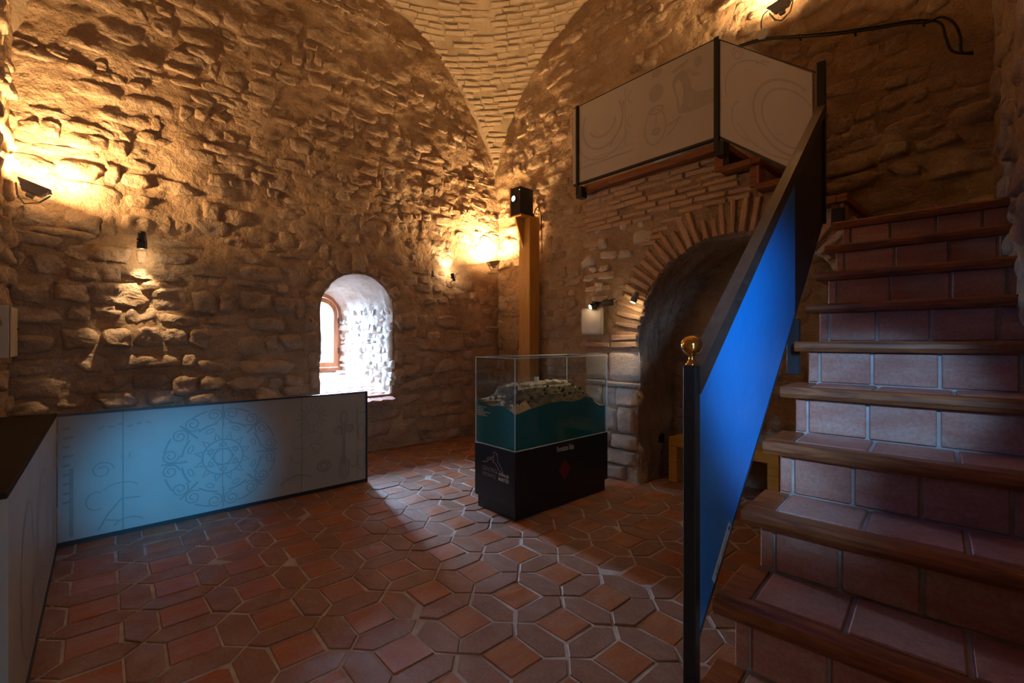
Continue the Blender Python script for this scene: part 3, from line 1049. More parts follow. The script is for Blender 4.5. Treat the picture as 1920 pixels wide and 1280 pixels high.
al = make('wall_alcove', join(wall_grid(FM_A, YA0, YA1, -0.02, ZLAND - 0.04, 0.03, DISPA, [ARC], step_top),
                              wall_grid(lambda u, z, d: (u, YA1 + d * 0.6 - 0.01, z), XA + 0.0, XW2 + 0.05, -0.02, ZLAND - 0.04, 0.04, disp_fn(77, 0.02, 0.02, 0.01))),
          M['mortar'], smooth=True, recalc=False)
tag(al, 'brick and stone arch carrying the landing, with an alcove under it', 'wall', kind='structure')
oa = Arch(1.52, 0.84, -0.02, 1.33, 2.19).outline(48, 26)
make('soffit', tunnel(FM_A, oa, oa, DISPA, XW2 - XA + 0.03, 16, 0.035, 44), M['mortar'], al, smooth=True)
rng = random.Random(9)
# ring of bricks on edge around the arch
vs = []
th = 4.0
while th < 176:
    t = math.radians(th)
    px, pz = ARC.uc + ARC.half * math.cos(t), ARC.zs + 0.86 * math.sin(t)
    nx, nz = math.cos(t) / ARC.half, math.sin(t) / 0.86
    nl = math.hypot(nx, nz); nx /= nl; nz /= nl
    L = rng.uniform(0.22, 0.30) if rng.random() < 0.75 else rng.uniform(0.13, 0.2)
    off = rng.uniform(-0.012, 0.01)
    vs.append(brick_geo(rng, FM_A, DISPA, px + nx * (L / 2 + off), pz + nz * (L / 2 + off), L, rng.uniform(0.036, 0.048), rng.uniform(0.012, 0.032), math.atan2(nz, nx), 0.005))
    th += math.degrees(rng.uniform(0.066, 0.078) / 0.85)
emit(al, 'arch_brick', vs, M['brick'])
EXT = Arch(1.52, 1.10, -1.0, 1.33, 2.45)
# thin brick courses under the landing
bc = []
z = 2.16; row = 0
while z < ZLAND - 0.05:
    u = YA0 - rng.uniform(0, 0.2)
    while u < YA1 - 0.03:
        w = rng.uniform(0.16, 0.29)
        uc = min(u + w / 2, YA1 - w / 2 - 0.005)
        zz = z + 0.012 * float(fbm(uc * 2, row, 6, 2))
        if not EXT.inside(uc, zz) and uc > YA0 and zz < step_top(uc - 0.06) - 0.02 and not (uc > 2.25 and z < 2.42) and rng.random() > 0.10:
            bc.append(brick_geo(rng, FM_A, DISPA, uc, zz, w - 0.014, rng.uniform(0.034, 0.044), rng.uniform(0.008, 0.028), rng.uniform(-0.025, 0.025)))
        u += w
    z += 0.058; row += 1
# brick jamb courses at the springing
z = 1.30
while z < 1.74:
    t = min(1.0, max(0.0, (z - 1.33) / 0.86)); e = ARC.uc + ARC.half * math.sqrt(1 - t * t)
    if z < 1.40:
        L = rng.uniform(0.26, 0.32)
        bc.append(brick_geo(rng, FM_A, DISPA, e + L / 2 + 0.004, z, L, 0.05, rng.uniform(0.02, 0.035), rng.uniform(-0.02, 0.02), 0.005))
    z += 0.066
for b0, b1, zz in ((2.66, 2.95, 1.30), (2.62, 2.96, 1.99), (2.70, 2.96, 2.30), (2.66, 2.95, 1.86)):
    bc.append(brick_geo(rng, FM_A, DISPA, (b0 + b1) / 2, zz, b1 - b0, 0.045, 0.03, 0, 0.006))
emit(al, 'brick', bc, M['brick'])
# dressed blocks of the jamb, bottom to top
qs = []
for b0, b1, z0, z1, pr in ((2.50, 2.96, 0.0, 0.14, 0.02), (2.40, 2.94, 0.15, 0.29, 0.03), (2.38, 2.66, 0.30, 0.44, 0.03), (2.67, 2.96, 0.30, 0.45, 0.02),
                           (2.40, 2.58, 0.46, 0.70, 0.035), (2.59, 2.80, 0.47, 0.68, 0.025), (2.81, 2.97, 0.46, 0.68, 0.02), (2.37, 2.60, 0.715, 0.885, 0.03),
                           (2.61, 2.76, 0.715, 0.88, 0.02), (2.77, 2.97, 0.71, 0.89, 0.02), (2.36, 2.72, 0.895, 0.945, 0.055), (2.73, 2.96, 0.90, 0.95, 0.03),
                           (2.36, 2.68, 0.955, 1.235, 0.03), (2.69, 2.96, 0.96, 1.22, 0.02)):
    qs.append(stone_geo(rng, FM_A, DISPA, (b0 + b1) / 2, (z0 + z1) / 2, (b1 - b0) * 0.99, (z1 - z0) * 0.98, pr, rng.uniform(-0.015, 0.015), nseg=24, rough=0.010, square=0.25)[:2])
emit(al, 'block', qs, M['ashlar'], smooth=True)
rs = rubble(rng, FM_A, DISPA, 2.30, YA1 - 0.06, 1.42, 2.42, (0.09, 0.17), (0.13, 0.28), (0.012, 0.035), 0.12, [EXT], -0.02, None, 0.03, 40, 0.86, 0.012)
rs2 = rubble(rng, FM_W2, DISP2, 0.75, 2.3, 0.05, 2.1, (0.12, 0.2), (0.18, 0.42), (0.008, 0.03), 0.3, [], 0, None, 0.06, 41, 0.84, 0.014)
emit(al, 'stone', rs, M['ashlar'], smooth=True)
emit(w2, 'stone', rs2, M['stone'], limit=40, smooth=True)

# ================================================================== staircase
SD = Vector((1, 0.088, 0)).normalized()
SN = Vector((-SD.y, SD.x, 0))
SO = Vector((0.816, 0.5575, 0))
G, RISE = 0.265, 0.19


def FS(s, y, z):
    p = SO + SD * s + SN * y
    return (p.x, p.y, z)


def sbox(s0, s1, y0, y1, z0, z1):
    v = [FS(s, y, z) for z in (z0, z1) for (s, y) in ((s0, y0), (s1, y0), (s1, y1), (s0, y1))]
    return v, [(0, 3, 2, 1), (4, 5, 6, 7), (0, 1, 5, 4), (1, 2, 6, 5), (2, 3, 7, 6), (3, 0, 4, 7)]


stairs = thing('staircase', (2.2, 0.35, 0.0), 'terracotta and wood staircase climbing along the right wall to the landing', 'staircase')
rng = random.Random(33)
YR = -0.80


def nosing_profile(s0, z1, depth=0.066, hgt=0.046):
    return [(s0 + 0.006, z1 - hgt), (s0 + 0.001, z1 - hgt + 0.008), (s0 - 0.004, z1 - hgt * 0.62), (s0 - 0.004, z1 - 0.012), (s0 + 0.004, z1 - 0.002), (s0 + 0.012, z1),
            (s0 + depth, z1), (s0 + depth, z1 - hgt)]


for i in range(0, 11):
    z1 = RISE * (i + 1)
    s0 = i * G
    last = i == 10
    s1 = (i + 1) * G + 0.034 if not last else 3.60
    make('step_core', sbox(s0 + 0.042, s1 + 0.03, YR, -0.05, max(0.0, z1 - 0.45), z1 - 0.008), M['grout'], stairs)
    pf = nosing_profile(s0, z1)
    make('nosing', prism(pf, lambda s, z, y: FS(s, y, z), YR, 0.0), M['stair_wood'], stairs)
    if not last:
        make('tread_end', bevel(sbox(s0 + 0.068, s1, -0.082, 0.0, z1 - 0.042, z1), 0.003), M['stair_wood'], stairs)
        y = -0.092
        while y > YR + 0.05:
            w = rng.uniform(0.205, 0.225)
            y2 = max(y - w, YR)
            make('tread_tile', bevel(sbox(s0 + 0.078, s1 - 0.002, y2, y, z1 - 0.02, z1 + 0.001 + rng.uniform(-0.002, 0.001)), 0.004), M['stair_tile'], stairs)
            y = y2 - 0.012
    # riser
    zb = z1 - RISE
    y = -0.052
    k = 0
    while y > YR + 0.03:
        w = 0.036 if k == 0 else rng.uniform(0.165, 0.215)
        y2 = max(y - w, YR)
        fr = s0 + 0.032 + rng.uniform(-0.003, 0.003)
        make('riser_tile', bevel(sbox(fr, fr + 0.02, y2, y, zb + 0.004, z1 - 0.048), 0.004), M['stair_tile'], stairs)
        y = y2 - 0.010
        k += 1
# upper steps turning left along the back wall to the landing
for k, (y0, zl) in enumerate(((0.76, 2.29), (1.02, 2.49), (1.28, 2.69))):
    make('step_core', box(3.73, XW2 - 0.03, y0 + 0.02, y0 + 0.30, zl - 0.26, zl - 0.02), M['grout'], stairs)
    make('riser_tile', bevel(box(3.63, XW2 - 0.03, y0 + 0.005, y0 + 0.025, zl - 0.2, zl - 0.046), 0.003), M['stair_tile'], stairs)
    make('nosing', bevel(box(3.57, XW2 - 0.03, y0 - 0.03, y0 + 0.035, zl - 0.046, zl), 0.006), M['stair_wood'], stairs)
    make('tread_end', bevel(box(3.57, 3.76, y0 + 0.035, y0 + 0.272, zl - 0.046, zl), 0.004), M['stair_wood'], stairs)
    make('end_board', bevel(box(3.635, 3.66, y0 + 0.01, y0 + 0.075, zl - 0.2, zl - 0.046), 0.003), M['stair_wood'], stairs)
make('fixing_plate', bevel(box(3.60, 3.63, 0.76, 0.83, 2.10, 2.21), 0.003), M['black'], stairs)
make('landing', bevel(box(3.60, XW2 - 0.03, 1.55, 2.95, ZLAND - 0.05, ZLAND), 0.004), M['stair_wood'], stairs)
make('nosing', bevel(box(3.57, XW2 - 0.03, 1.51, 1.575, ZLAND - 0.05, ZLAND + 0.002), 0.006), M['stair_wood'], stairs)
make('end_board', bevel(box(3.635, 3.66, 1.55, 1.62, ZLAND - 0.2, ZLAND - 0.05), 0.003), M['stair_wood'], stairs)
make('landing_edge', bevel(box(3.575, 3.605, 1.55, 2.95, ZLAND - 0.055, ZLAND + 0.002), 0.005), M['stair_wood'], stairs)

# ================================================================== sloping guard of the stairs
guard = thing('stair_guard', FS(0.427, 0.02, 0.0), 'sloping stair guard, blue daylight and shade put into its board colours, with dark handrail and brass ball on its black newel post', 'stair guard')
S0g, S1g, SEAM = 0.427, 2.424, 1.668
zt = lambda s: 1.243 + 0.761 * (s - S0g)
zb_ = lambda s: 0.470 + 0.80 * (s - S0g)
FG = lambda s, z, d: FS(s, 0.022 + d, z)
make('newel_post', bevel(sbox(S0g - 0.019, S0g + 0.017, 0.004, 0.040, 0.0, 1.262), 0.003), M['black'], guard)
nc = FS(S0g, 0.022, 0)
ball = []
for k in range(17):
    a = -math.pi / 2 + 0.30 + (math.pi - 0.30) * k / 16
    ball.append((max(0.0004, 0.0295 * math.cos(a)), 1.318 + 0.0295 * math.sin(a)))
prof = [(0.0165, 1.262), (0.0165, 1.266), (0.0150, 1.269), (0.0105, 1.274), (0.0082, 1.282), (0.0086, 1.287)] + ball
make('ball_finial', lathe(prof, 32, Matrix.Translation((nc[0], nc[1], 0))), M['brass'], guard, smooth=True)
g1 = make('guard_board', prism([(S0g + 0.02, zb_(S0g + 0.02)), (SEAM - 0.002, zb_(SEAM)), (SEAM - 0.002, zt(SEAM) - 0.066), (S0g + 0.02, zt(S0g + 0.02) - 0.066)], FG, -0.010, 0.010), M['blue_lit_board'], guard)
tag(g1, 'lower board with blue daylight put into its colour')
g2 = make('guard_board', prism([(SEAM + 0.002, zb_(SEAM)), (S1g - 0.01, zb_(S1g)), (S1g - 0.01, zt(S1g) - 0.066), (SEAM + 0.002, zt(SEAM) - 0.066)], FG, -0.010, 0.010), M['shaded_board'], guard)
tag(g2, 'upper board with shade put into its near black colour')
make('handrail', prism([(S0g + 0.012, zt(S0g + 0.012) - 0.07), (S1g + 0.01, zt(S1g + 0.01) - 0.07), (S1g + 0.01, zt(S1g + 0.01)), (S0g + 0.012, zt(S0g + 0.012))], FG, -0.022, 0.022), M['rail_wood'], guard)
make('bottom_trim', prism([(S0g + 0.02, zb_(S0g + 0.02) - 0.012), (S1g, zb_(S1g) - 0.012), (S1g, zb_(S1g)), (S0g + 0.02, zb_(S0g + 0.02))], FG, -0.012, 0.012), M['black'], guard)
make('board_joint', prism([(S0g + 0.020, zb_(S0g + 0.02)), (S0g + 0.028, zb_(S0g + 0.028)), (S0g + 0.028, zt(S0g) - 0.066), (S0g + 0.020, zt(S0g) - 0.066)], FG, -0.013, 0.013), M['blue_lit_board'], guard)
make('upper_post', bevel(sbox(S1g - 0.022, S1g + 0.022, 0.0, 0.044, 2.04, 3.015), 0.004), M['black'], guard)
make('guard_bracket', bevel(sbox(SEAM + 0.01, SEAM + 0.045, -0.004, 0.05, 1.17, 1.44), 0.003), M['black'], guard)
stk = [(0.557, 0.612), (0.712, 0.741), (0.738, 0.716), (0.585, 0.5835)]
sk = make('sticker', prism(stk, FG, -0.0106, -0.0100), M['sticker'], guard)


def sq_uv(u, v):
    a, b, c, d = [Vector(p) for p in stk]
    return (d.lerp(c, u)).lerp(a.lerp(b, u), v)


def sq_map(u, v, d=-0.0112):
    p = sq_uv(u, v)
    return FG(p.x, p.y, d)


ink = join(([sq_map(u, v) for u, v in ((0.885, 0.30), (0.965, 0.30), (0.965, 0.78), (0.885, 0.78))], [(0, 1, 2, 3)]),
           ([sq_map(u, v) for u, v in ((0.42, 0.55), (0.80, 0.55), (0.80, 0.60), (0.42, 0.60))], [(0, 1, 2, 3)]),
           ([sq_map(u, v) for u, v in ((0.44, 0.38), (0.72, 0.38), (0.72, 0.43), (0.44, 0.43))], [(0, 1, 2, 3)]),
           strips([([(0.235 + 0.03 * math.cos(t), 0.5 + 0.24 * math.sin(t)) for t in [k * 0.5236 for k in range(13)]], 0.016), ([(0.265, 0.62), (0.30, 0.52), (0.345, 0.60)], 0.03),
                   ([(0.115, 0.30), (0.15, 0.50), (0.115, 0.70)], 0.02), ([(0.115, 0.5), (0.165, 0.5)], 0.05)], lambda u, v, d: sq_map(u, v)))
make('sticker_print', ink, M['sticker_ink'], sk, recalc=False)

# ================================================================== guard panels of the landing
XP = 3.55
lg = thing('landing_guard', (XP, 2.3, ZLAND - 0.1), 'pale printed guard panels on black posts along the landing above the arch', 'guard panel')
ZB, ZT = 2.915, 3.675
YC, YE = 1.56, 3.01
PC = Vector((XP, YC, 0)); PE = Vector((3.262, 0.835, 0))
p1 = make('guard_board', box(XP - 0.009, XP + 0.009, YC + 0.012, YE, ZB, ZT), M['pale_board'], lg)
dv = (PE - PC); LN = dv.length; dv.normalize(); nv = Vector((dv.y, -dv.x, 0))
if nv.x > 0: nv = -nv
FP2 = lambda s, z, d: tuple(PC + dv * s + nv * d + Vector((0, 0, z)))
ztop2 = lambda s: ZT + (2.985 - ZT) * s / LN
zbot2 = lambda s: 2.935 + (2.33 - 2.935) * s / LN
p2_ = make('guard_board', prism([(0.012, zbot2(0.012)), (LN - 0.01, zbot2(LN)), (LN - 0.01, ztop2(LN)), (0.012, ztop2(0.012))], FP2, -0.009, 0.009), M['pale_board'], lg)
make('top_trim', box(XP - 0.011, XP + 0.011, YC, YE, ZT, ZT + 0.008), M['iron'], lg)
make('bottom_trim', box(XP - 0.013, XP + 0.013, YC, YE - 0.01, ZB - 0.02, ZB), M['black'], lg)
make('top_trim', prism([(0.0, ZT), (LN, ztop2(LN)), (LN, ztop2(LN) + 0.009), (0.0, ZT + 0.009)], FP2, -0.011, 0.011), M['iron'], lg)
make('bottom_trim', prism([(0.0, zbot2(0) - 0.02), (LN, zbot2(LN) - 0.02), (LN, zbot2(LN)), (0.0, zbot2(0))], FP2, -0.013, 0.013), M['black'], lg)
for yy, w in ((2.945, 0.012), (YC - 0.006, 0.020)):
    ps = make('post', bevel(box(XP - 0.034, XP - 0.008, yy - w, yy + w, ZB - 0.12, ZT + 0.004), 0.003), M['black'], lg)
    make('bracket', bevel(box(XP - 0.03, XP + 0.06, yy - 0.062, yy + 0.012, ZB - 0.155, ZB - 0.045), 0.005), M['black'], ps)
# faded print: medallion, vase, bird-necked beast
FM_P1 = lambda u, v, d: (XP - 0.009 - d, YE - u, ZB + v)         # u from the far end, v up
L1 = [(arc(0.36, 0.50, 0.23, 0.24, 150, 395), 0.022), (arc(0.36, 0.50, 0.33, 0.34, 190, 330), 0.014), (arc(0.36, 0.50, 0.15, 0.13, 200, 360), 0.02)]
L1 += [([(0.07, 0.135), (0.70, 0.135)], 0.02), ([(0.07, 0.19), (0.70, 0.19)], 0.008), ([(0.62, 0.20), (0.62, 0.72)], 0.012), ([(0.45, 0.24), (0.58, 0.40), (0.60, 0.62)], 0.02)]
L1 += [(arc(0.68, 0.62, 0.03, 0.05, 60, 300), 0.012), (arc(0.68, 0.40, 0.035, 0.05, 60, 300), 0.012)]
L1 += [(arc(0.92, 0.26, 0.10, 0.15), 0.016), (arc(0.93, 0.405, 0.065, 0.03), 0.022), ([(0.93, 0.37), (0.93, 0.27)], 0.010), (arc(0.93, 0.22, 0.03, 0.02), 0.03)]
L1 += [([(1.02, 0.23), (1.10, 0.25), (1.16, 0.27)], 0.018), ([(1.03, 0.15), (1.09, 0.19), (1.14, 0.26)], 0.016)]
make('print', strips(L1, FM_P1, 0.001), M['print_pale'], p1, recalc=False)
beast = [(1.135, 0.30), (1.12, 0.36), (1.115, 0.44), (1.085, 0.52), (1.075, 0.575), (1.10, 0.62), (1.155, 0.645), (1.20, 0.62), (1.235, 0.55), (1.25, 0.46), (1.29, 0.42), (1.36, 0.40),
         (1.425, 0.395), (1.425, 0.28), (1.34, 0.275), (1.24, 0.275), (1.18, 0.285)]
neck = [(1.145, 0.34), (1.135, 0.42), (1.11, 0.50), (1.105, 0.56), (1.14, 0.575), (1.17, 0.53), (1.175, 0.44), (1.165, 0.36)]


def fan(poly, fm, d):
    c = (sum(p[0] for p in poly) / len(poly), sum(p[1] for p in poly) / len(poly))
    V = [fm(c[0], c[1], d)] + [fm(p[0], p[1], d) for p in poly]
    return V, [(0, i + 1, (i + 1) % len(poly) + 1) for i in range(len(poly))]


mane = [([(1.16 + 0.014 * k, 0.645 - 0.012 * k), (1.185 + 0.02 * k, 0.685 - 0.02 * k)], 0.010) for k in range(8)]
make('print', ([FM_P1(x, y, 0.001) for x, y in beast], [tuple(range(len(beast)))]), M['print_pale'], p1, recalc=False)
tag(make('print', strips(mane, FM_P1, 0.001), M['print_pale'], p1, recalc=False), kind='stuff')
for gg in (        fan(arc(0.93, 0.55, 0.07, 0.075, n=20)[:-1], FM_P1, 0.001), fan(arc(0.94, 0.72, 0.055, 0.035, n=16)[:-1], FM_P1, 0.001), fan(arc(1.30, 0.655, 0.035, 0.045, n=16)[:-1], FM_P1, 0.001),
                   strips([([(1.08, 0.66), (1.22, 0.70)], 0.03)], FM_P1, 0.001)):
    make('print', gg, M['print_pale'], p1, recalc=False)
make('print', ([FM_P1(x, y, 0.0015) for x, y in neck], [tuple(range(len(neck)))]), M['pale_board'], p1, recalc=False)
FM_P2 = lambda u, v, d: FP2(u, zbot2(u) + v, 0.009 + d)
L2 = [(arc(0.60, 0.32, 0.26, 0.24, 60, 330), 0.020), (arc(0.61, 0.32, 0.20, 0.185, 40, 320), 0.014), (arc(0.36, 0.40, 0.27, 0.24, 70, 200), 0.012), (arc(0.28, 0.20, 0.13, 0.14, 120, 290), 0.012),
      (spiral(0.20, 0.66, 0.055, 0.015, 1.6), 0.012), ([(0.36, 0.62), (0.42, 0.655), (0.47, 0.65)], 0.010), ([(0.20, 0.16), (0.32, 0.06), (0.48, 0.03), (0.62, 0.05)], 0.012)]
make('print', strips(L2, FM_P2, 0.001), M['print_pale'], p2_, recalc=False)

# ================================================================== guard panel and counter at the left
YG = 4.15
XG0, XG1 = -0.215, 1.87
fg = thing('floor_guard', (0.8, YG, 0), 'low pale guard panel with faded medallion print below the window wall', 'guard panel')
ZG0, ZG1 = 0.03, 0.845
seams = (XG0, 0.107, 0.696, 1.281, XG1 - 0.012)
FM_G = lambda u, v, d: (u, YG - 0.011 - d, v)
bds = []
for k in range(4):
    bds.append(make('guard_board', box(seams[k] + 0.0012, seams[k + 1] - 0.0012, YG - 0.011, YG + 0.011, ZG0, ZG1), M['board'], fg))
make('top_rail', box(XG0, XG1, YG - 0.016, YG + 0.016, ZG1, ZG1 + 0.012), M['black'], fg)
make('bottom_rail', box(XG0, XG1, YG - 0.016, YG + 0.016, 0.0, ZG0), M['black'], fg)
make('end_post', box(XG1 - 0.012, XG1 + 0.004, YG - 0.016, YG + 0.016, 0.0, ZG1 + 0.012), M['black'], fg)
make('core', box(XG0 + 0.01, XG1 - 0.02, YG - 0.006, YG + 0.006, ZG0, ZG1), M['iron'], fg)

cx, cz = 0.70, 0.435
PR = []
PR += [(arc(cx, cz, 0.062), 0.012), (arc(cx, cz, 0.135), 0.012)]
for k in range(2):
    tri = [(cx + 0.125 * math.cos(math.radians(90 + 120 * j + 60 * k)), cz + 0.125 * math.sin(math.radians(90 + 120 * j + 60 * k))) for j in (0, 1, 2, 0)]
    PR.append((tri, 0.010))
for k in range(12):
    a = math.radians(30 * k + 15)
    PR.append(([(cx + 0.145 * math.cos(a - 0.12), cz + 0.145 * math.sin(a - 0.12)), (cx + 0.19 * math.cos(a), cz + 0.19 * math.sin(a)), (cx + 0.145 * math.cos(a + 0.12), cz + 0.145 * math.sin(a + 0.12))], 0.012))
for k in range(6):
    a = math.radians(60 * k + 30)
    PR.append((arc(cx + 0.095 * math.cos(a), cz + 0.095 * math.sin(a), 0.022, 0.012, rot=60 * k + 120, n=14), 0.010))
for k in range(8):
    a0 = 45 * k + 8
    PR.append((arc(cx, cz, 0.265, 0.265, a0, a0 + 29, 10), 0.014))
    PR.append((arc(cx, cz, 0.375, 0.375, a0 + 8, a0 + 24, 8), 0.012))
for k in range(8):
    a = math.radians(45 * k)
    for s_ in (-1, 1):
        b = a + s_ * 0.17
        ex, ez = cx + 0.335 * math.cos(b), cz + 0.335 * math.sin(b)
        PR.append((spiral(ex, ez, 0.054, 0.012, 1.7 * s_, math.degrees(a) + 180, 30), 0.010))
    PR.append(([(cx + 0.23 * math.cos(a), cz + 0.23 * math.sin(a)), (cx + 0.28 * math.cos(a), cz + 0.28 * math.sin(a)), (cx + 0.385 * math.cos(a), cz + 0.385 * math.sin(a))], 0.014))
    m = a + math.radians(22.5)
    PR.append((arc(cx + 0.225 * math.cos(m), cz + 0.225 * math.sin(m), 0.03, 0.014, rot=math.degrees(m) + 90, n=12), 0.008))
# sun face, flowers, scrolls, small plants
sx_, sz_ = 1.37, 0.66
PR.append((arc(sx_, sz_, 0.062), 0.006))
for k in range(16):
    a = math.radians(22.5 * k)
    PR.append((arc(sx_ + 0.105 * math.cos(a), sz_ + 0.105 * math.sin(a), 0.026, 0.010, 20, 200, 8, math.degrees(a)), 0.006))
PR += [([(1.66, 0.60), (1.655, 0.42), (1.65, 0.20)], 0.012), ([(1.63, 0.60), (1.64, 0.42), (1.63, 0.20)], 0.006), (arc(1.60, 0.52, 0.04, 0.035), 0.010), (arc(1.70, 0.53, 0.038, 0.034), 0.010),
       (spiral(1.60, 0.52, 0.03, 0.008, 1.5), 0.006), (spiral(1.70, 0.53, 0.03, 0.008, 1.5), 0.006), (arc(1.65, 0.63, 0.03, 0.06), 0.009), (arc(1.65, 0.17, 0.045, 0.10), 0.010),
       (arc(1.65, 0.17, 0.02, 0.08), 0.007), (arc(1.74, 0.22, 0.04, 0.05, 160, 380), 0.012), (arc(1.47, 0.22, 0.055, 0.045), 0.016), (arc(1.47, 0.22, 0.03, 0.025), 0.012)]
PR += [([(1.20, 0.47), (1.26, 0.52), (1.40, 0.54), (1.46, 0.50), (1.42, 0.46), (1.30, 0.40), (1.22, 0.42), (1.20, 0.47)], 0.006), (arc(1.25, 0.34, 0.06, 0.05, 150, 340), 0.007),
       ([(1.36, 0.42), (1.40, 0.34), (1.46, 0.40), (1.39, 0.44)], 0.010), ([(1.78, 0.66), (1.855, 0.665)], 0.008), ([(1.78, 0.30), (1.855, 0.31)], 0.007), (arc(1.815, 0.20, 0.035, 0.07), 0.007),
       (arc(1.815, 0.48, 0.03, 0.08), 0.008), ([(1.775, 0.05), (1.775, 0.72)], 0.006), (arc(1.25, 0.06, 0.16, 0.12, 40, 150), 0.012)]
for k in range(9):
    PR.append(([(-0.19, 0.28 + 0.06 * k), (-0.19 + (0.05 if k % 2 else 0.035), 0.285 + 0.06 * k)], 0.014))
PR += [([(-0.15, 0.05), (-0.15, 0.50)], 0.02), (arc(0.10, 0.30, 0.10, 0.06, 30, 160), 0.008), ([(-0.02, 0.06), (0.03, 0.16), (0.10, 0.25), (0.20, 0.24)], 0.010), (arc(-0.03, 0.26, 0.05, 0.06, 60, 300), 0.008),
       (spiral(0.0, 0.46, 0.06, 0.02, 1.4), 0.007), (arc(0.14, 0.06, 0.08, 0.05, 20, 170), 0.009), ([(0.02, 0.12), (0.09, 0.10)], 0.008), ([(0.10, 0.56), (0.10, 0.52), (0.115, 0.52)], 0.005),
       ([(0.155, 0.56), (0.14, 0.56), (0.14, 0.52), (0.155, 0.52)], 0.005), ([(0.14, 0.54), (0.152, 0.54)], 0.005)]
for k in range(6):
    PR.append(([(-0.02 + 0.05 * k, 0.74 + 0.012 * (k % 3)), (0.01 + 0.05 * k, 0.76 - 0.01 * (k % 2))], 0.008))
tag(make('print', strips(PR, FM_G, 0.0008), M['print'], fg, recalc=False), kind='stuff')

ct = thing('counter', (-0.37, 3.1, 0), 'low pale counter with dark top along the left wall', 'counter')
make('front_board', box(-0.240, XG0 - 0.002, 2.1, YG - 0.018, 0.03, 0.845), M['board'], ct)
make('body', box(-0.46, -0.245, 2.1, YG - 0.018, 0.0, 0.845), M['iron'], ct)
make('bottom_rail', box(-0.245, XG0 + 0.003, 2.1, YG - 0.018, 0.0, 0.03), M['black'], ct)
make('counter_top', bevel(box(-0.49, XG0 - 0.002, 2.08, YG + 0.01, 0.846, 0.866), 0.002), M['counter_top'], ct)
FM_CT = lambda u, v, d: (XG0 - 0.002 + d, u, v)
for ln_ in ((arc(3.2, 0.4, 0.28, 0.3), 0.014), (arc(3.2, 0.4, 0.2, 0.22), 0.01), ([(3.85, 0.1), (3.82, 0.5), (3.86, 0.78)], 0.02), (arc(2.6, 0.4, 0.2, 0.3), 0.014), (spiral(3.65, 0.5, 0.1, 0.02, 2), 0.01)):
    make('print', strips([ln_], FM_CT, 0.001), M['print_soft'], ct, recalc=False)

# ================================================================== display case
CX0, CX1, CY0, CY1 = 2.262, 3.352, 2.478, 2.925
dc = thing('display_case', ((CX0 + CX1) / 2, (CY0 + CY1) / 2, 0), 'glass display case on a black lettered base in the middle of the floor', 'display case')
make('plinth', bevel(box(CX0, CX1, CY0, CY1, 0.0, 0.10), 0.003), M['plinth'], dc)
bx = (CX0 - 0.018, CX1 + 0.018, CY0 - 0.018, CY1 + 0.018)
base = make('base_box', bevel(box(bx[0], bx[1], bx[2], bx[3], 0.10, 0.520), 0.003), M['plinth'], dc)
gx0, gx1, gy0, gy1, gz0, gz1 = bx[0] + 0.006, bx[1] - 0.006, bx[2] + 0.006, bx[3] - 0.006, 0.522, 1.205
tk = 0.006
for nm, b in (('glass_pane', (gx0, gx0 + tk, gy0 + tk, gy1 - tk, gz0, gz1 - tk)), ('glass_pane', (gx1 - tk, gx1, gy0 + tk, gy1 - tk, gz0, gz1 - tk)),
              ('glass_pane', (gx0, gx1, gy0, gy0 + tk, gz0, gz1 - tk)), ('glass_pane', (gx0, gx1, gy1 - tk, gy1, gz0, gz1 - tk)), ('glass_top', (gx0, gx1, gy0, gy1, gz1 - tk, gz1))):
    make(nm, box(*b), M['glass'], dc)
e = 0.0028
for (x, y) in ((gx0, gy0), (gx1, gy0), (gx0, gy1), (gx1, gy1)):
    make('glass_edge', box(x - e, x + e, y - e, y + e, gz0, gz1), M['glass_edge'], dc)
for z in (gz0, gz1):
    w = 0.0022 if z == gz0 else 0.003
    for y in (gy0, gy1):
        make('glass_edge', box(gx0, gx1, y - w, y + w, z - w, z + w), M['glass_edge'], dc)
    for x in (gx0, gx1):
        make('glass_edge', box(x - w, x + w, gy0, gy1, z - w, z + w), M['glass_edge'], dc)
make('corner_clip', bevel(box(gx0 - 0.006, gx0 + 0.010, gy0 - 0.006, gy0 + 0.010, 0.945, 0.970), 0.002), M['glass_edge'], dc)
# lettering and emblem on the base
FL = lambda u, v, d=0.0008: (bx[0] - d, bx[3] - u, v)                 # end face, u from its far edge
FR = lambda u, v, d=0.0008: (bx[0] + u, bx[2] - d, v)                 # long face, u from the near corner
lg_ = [([(0.10, 0.360), (0.145, 0.365), (0.165, 0.375), (0.178, 0.390), (0.200, 0.392), (0.212, 0.405), (0.225, 0.390), (0.235, 0.378), (0.262, 0.372), (0.285, 0.355), (0.29, 0.338), (0.32, 0.322), (0.37, 0.300), (0.405, 0.282)], 0.0035),
       ([(0.155, 0.385), (0.172, 0.404), (0.200, 0.408), (0.208, 0.416), (0.216, 0.408), (0.226, 0.418), (0.238, 0.416), (0.240, 0.382)], 0.003),
       ([(0.240, 0.40), (0.240, 0.452), (0.250, 0.460), (0.265, 0.458), (0.280, 0.450), (0.285, 0.44), (0.287, 0.395), (0.315, 0.372), (0.332, 0.345), (0.348, 0.325), (0.352, 0.305)], 0.0035),
       ([(0.272, 0.448), (0.272, 0.432)], 0.003)]
make('emblem', strips(lg_, lambda u, v, d: FL(u, v + 0.02), 0), M['white_print'], base, recalc=False)
make('lettering', text_geo('CENTRO', 0.046, lambda u, v: FL(0.098 + u, 0.318 + v), sx=0.98), M['grey_print'], base, recalc=False)
make('lettering', text_geo('DE', 0.020, lambda u, v: FL(0.260 + u, 0.318 + v)), M['grey_print'], base, recalc=False)
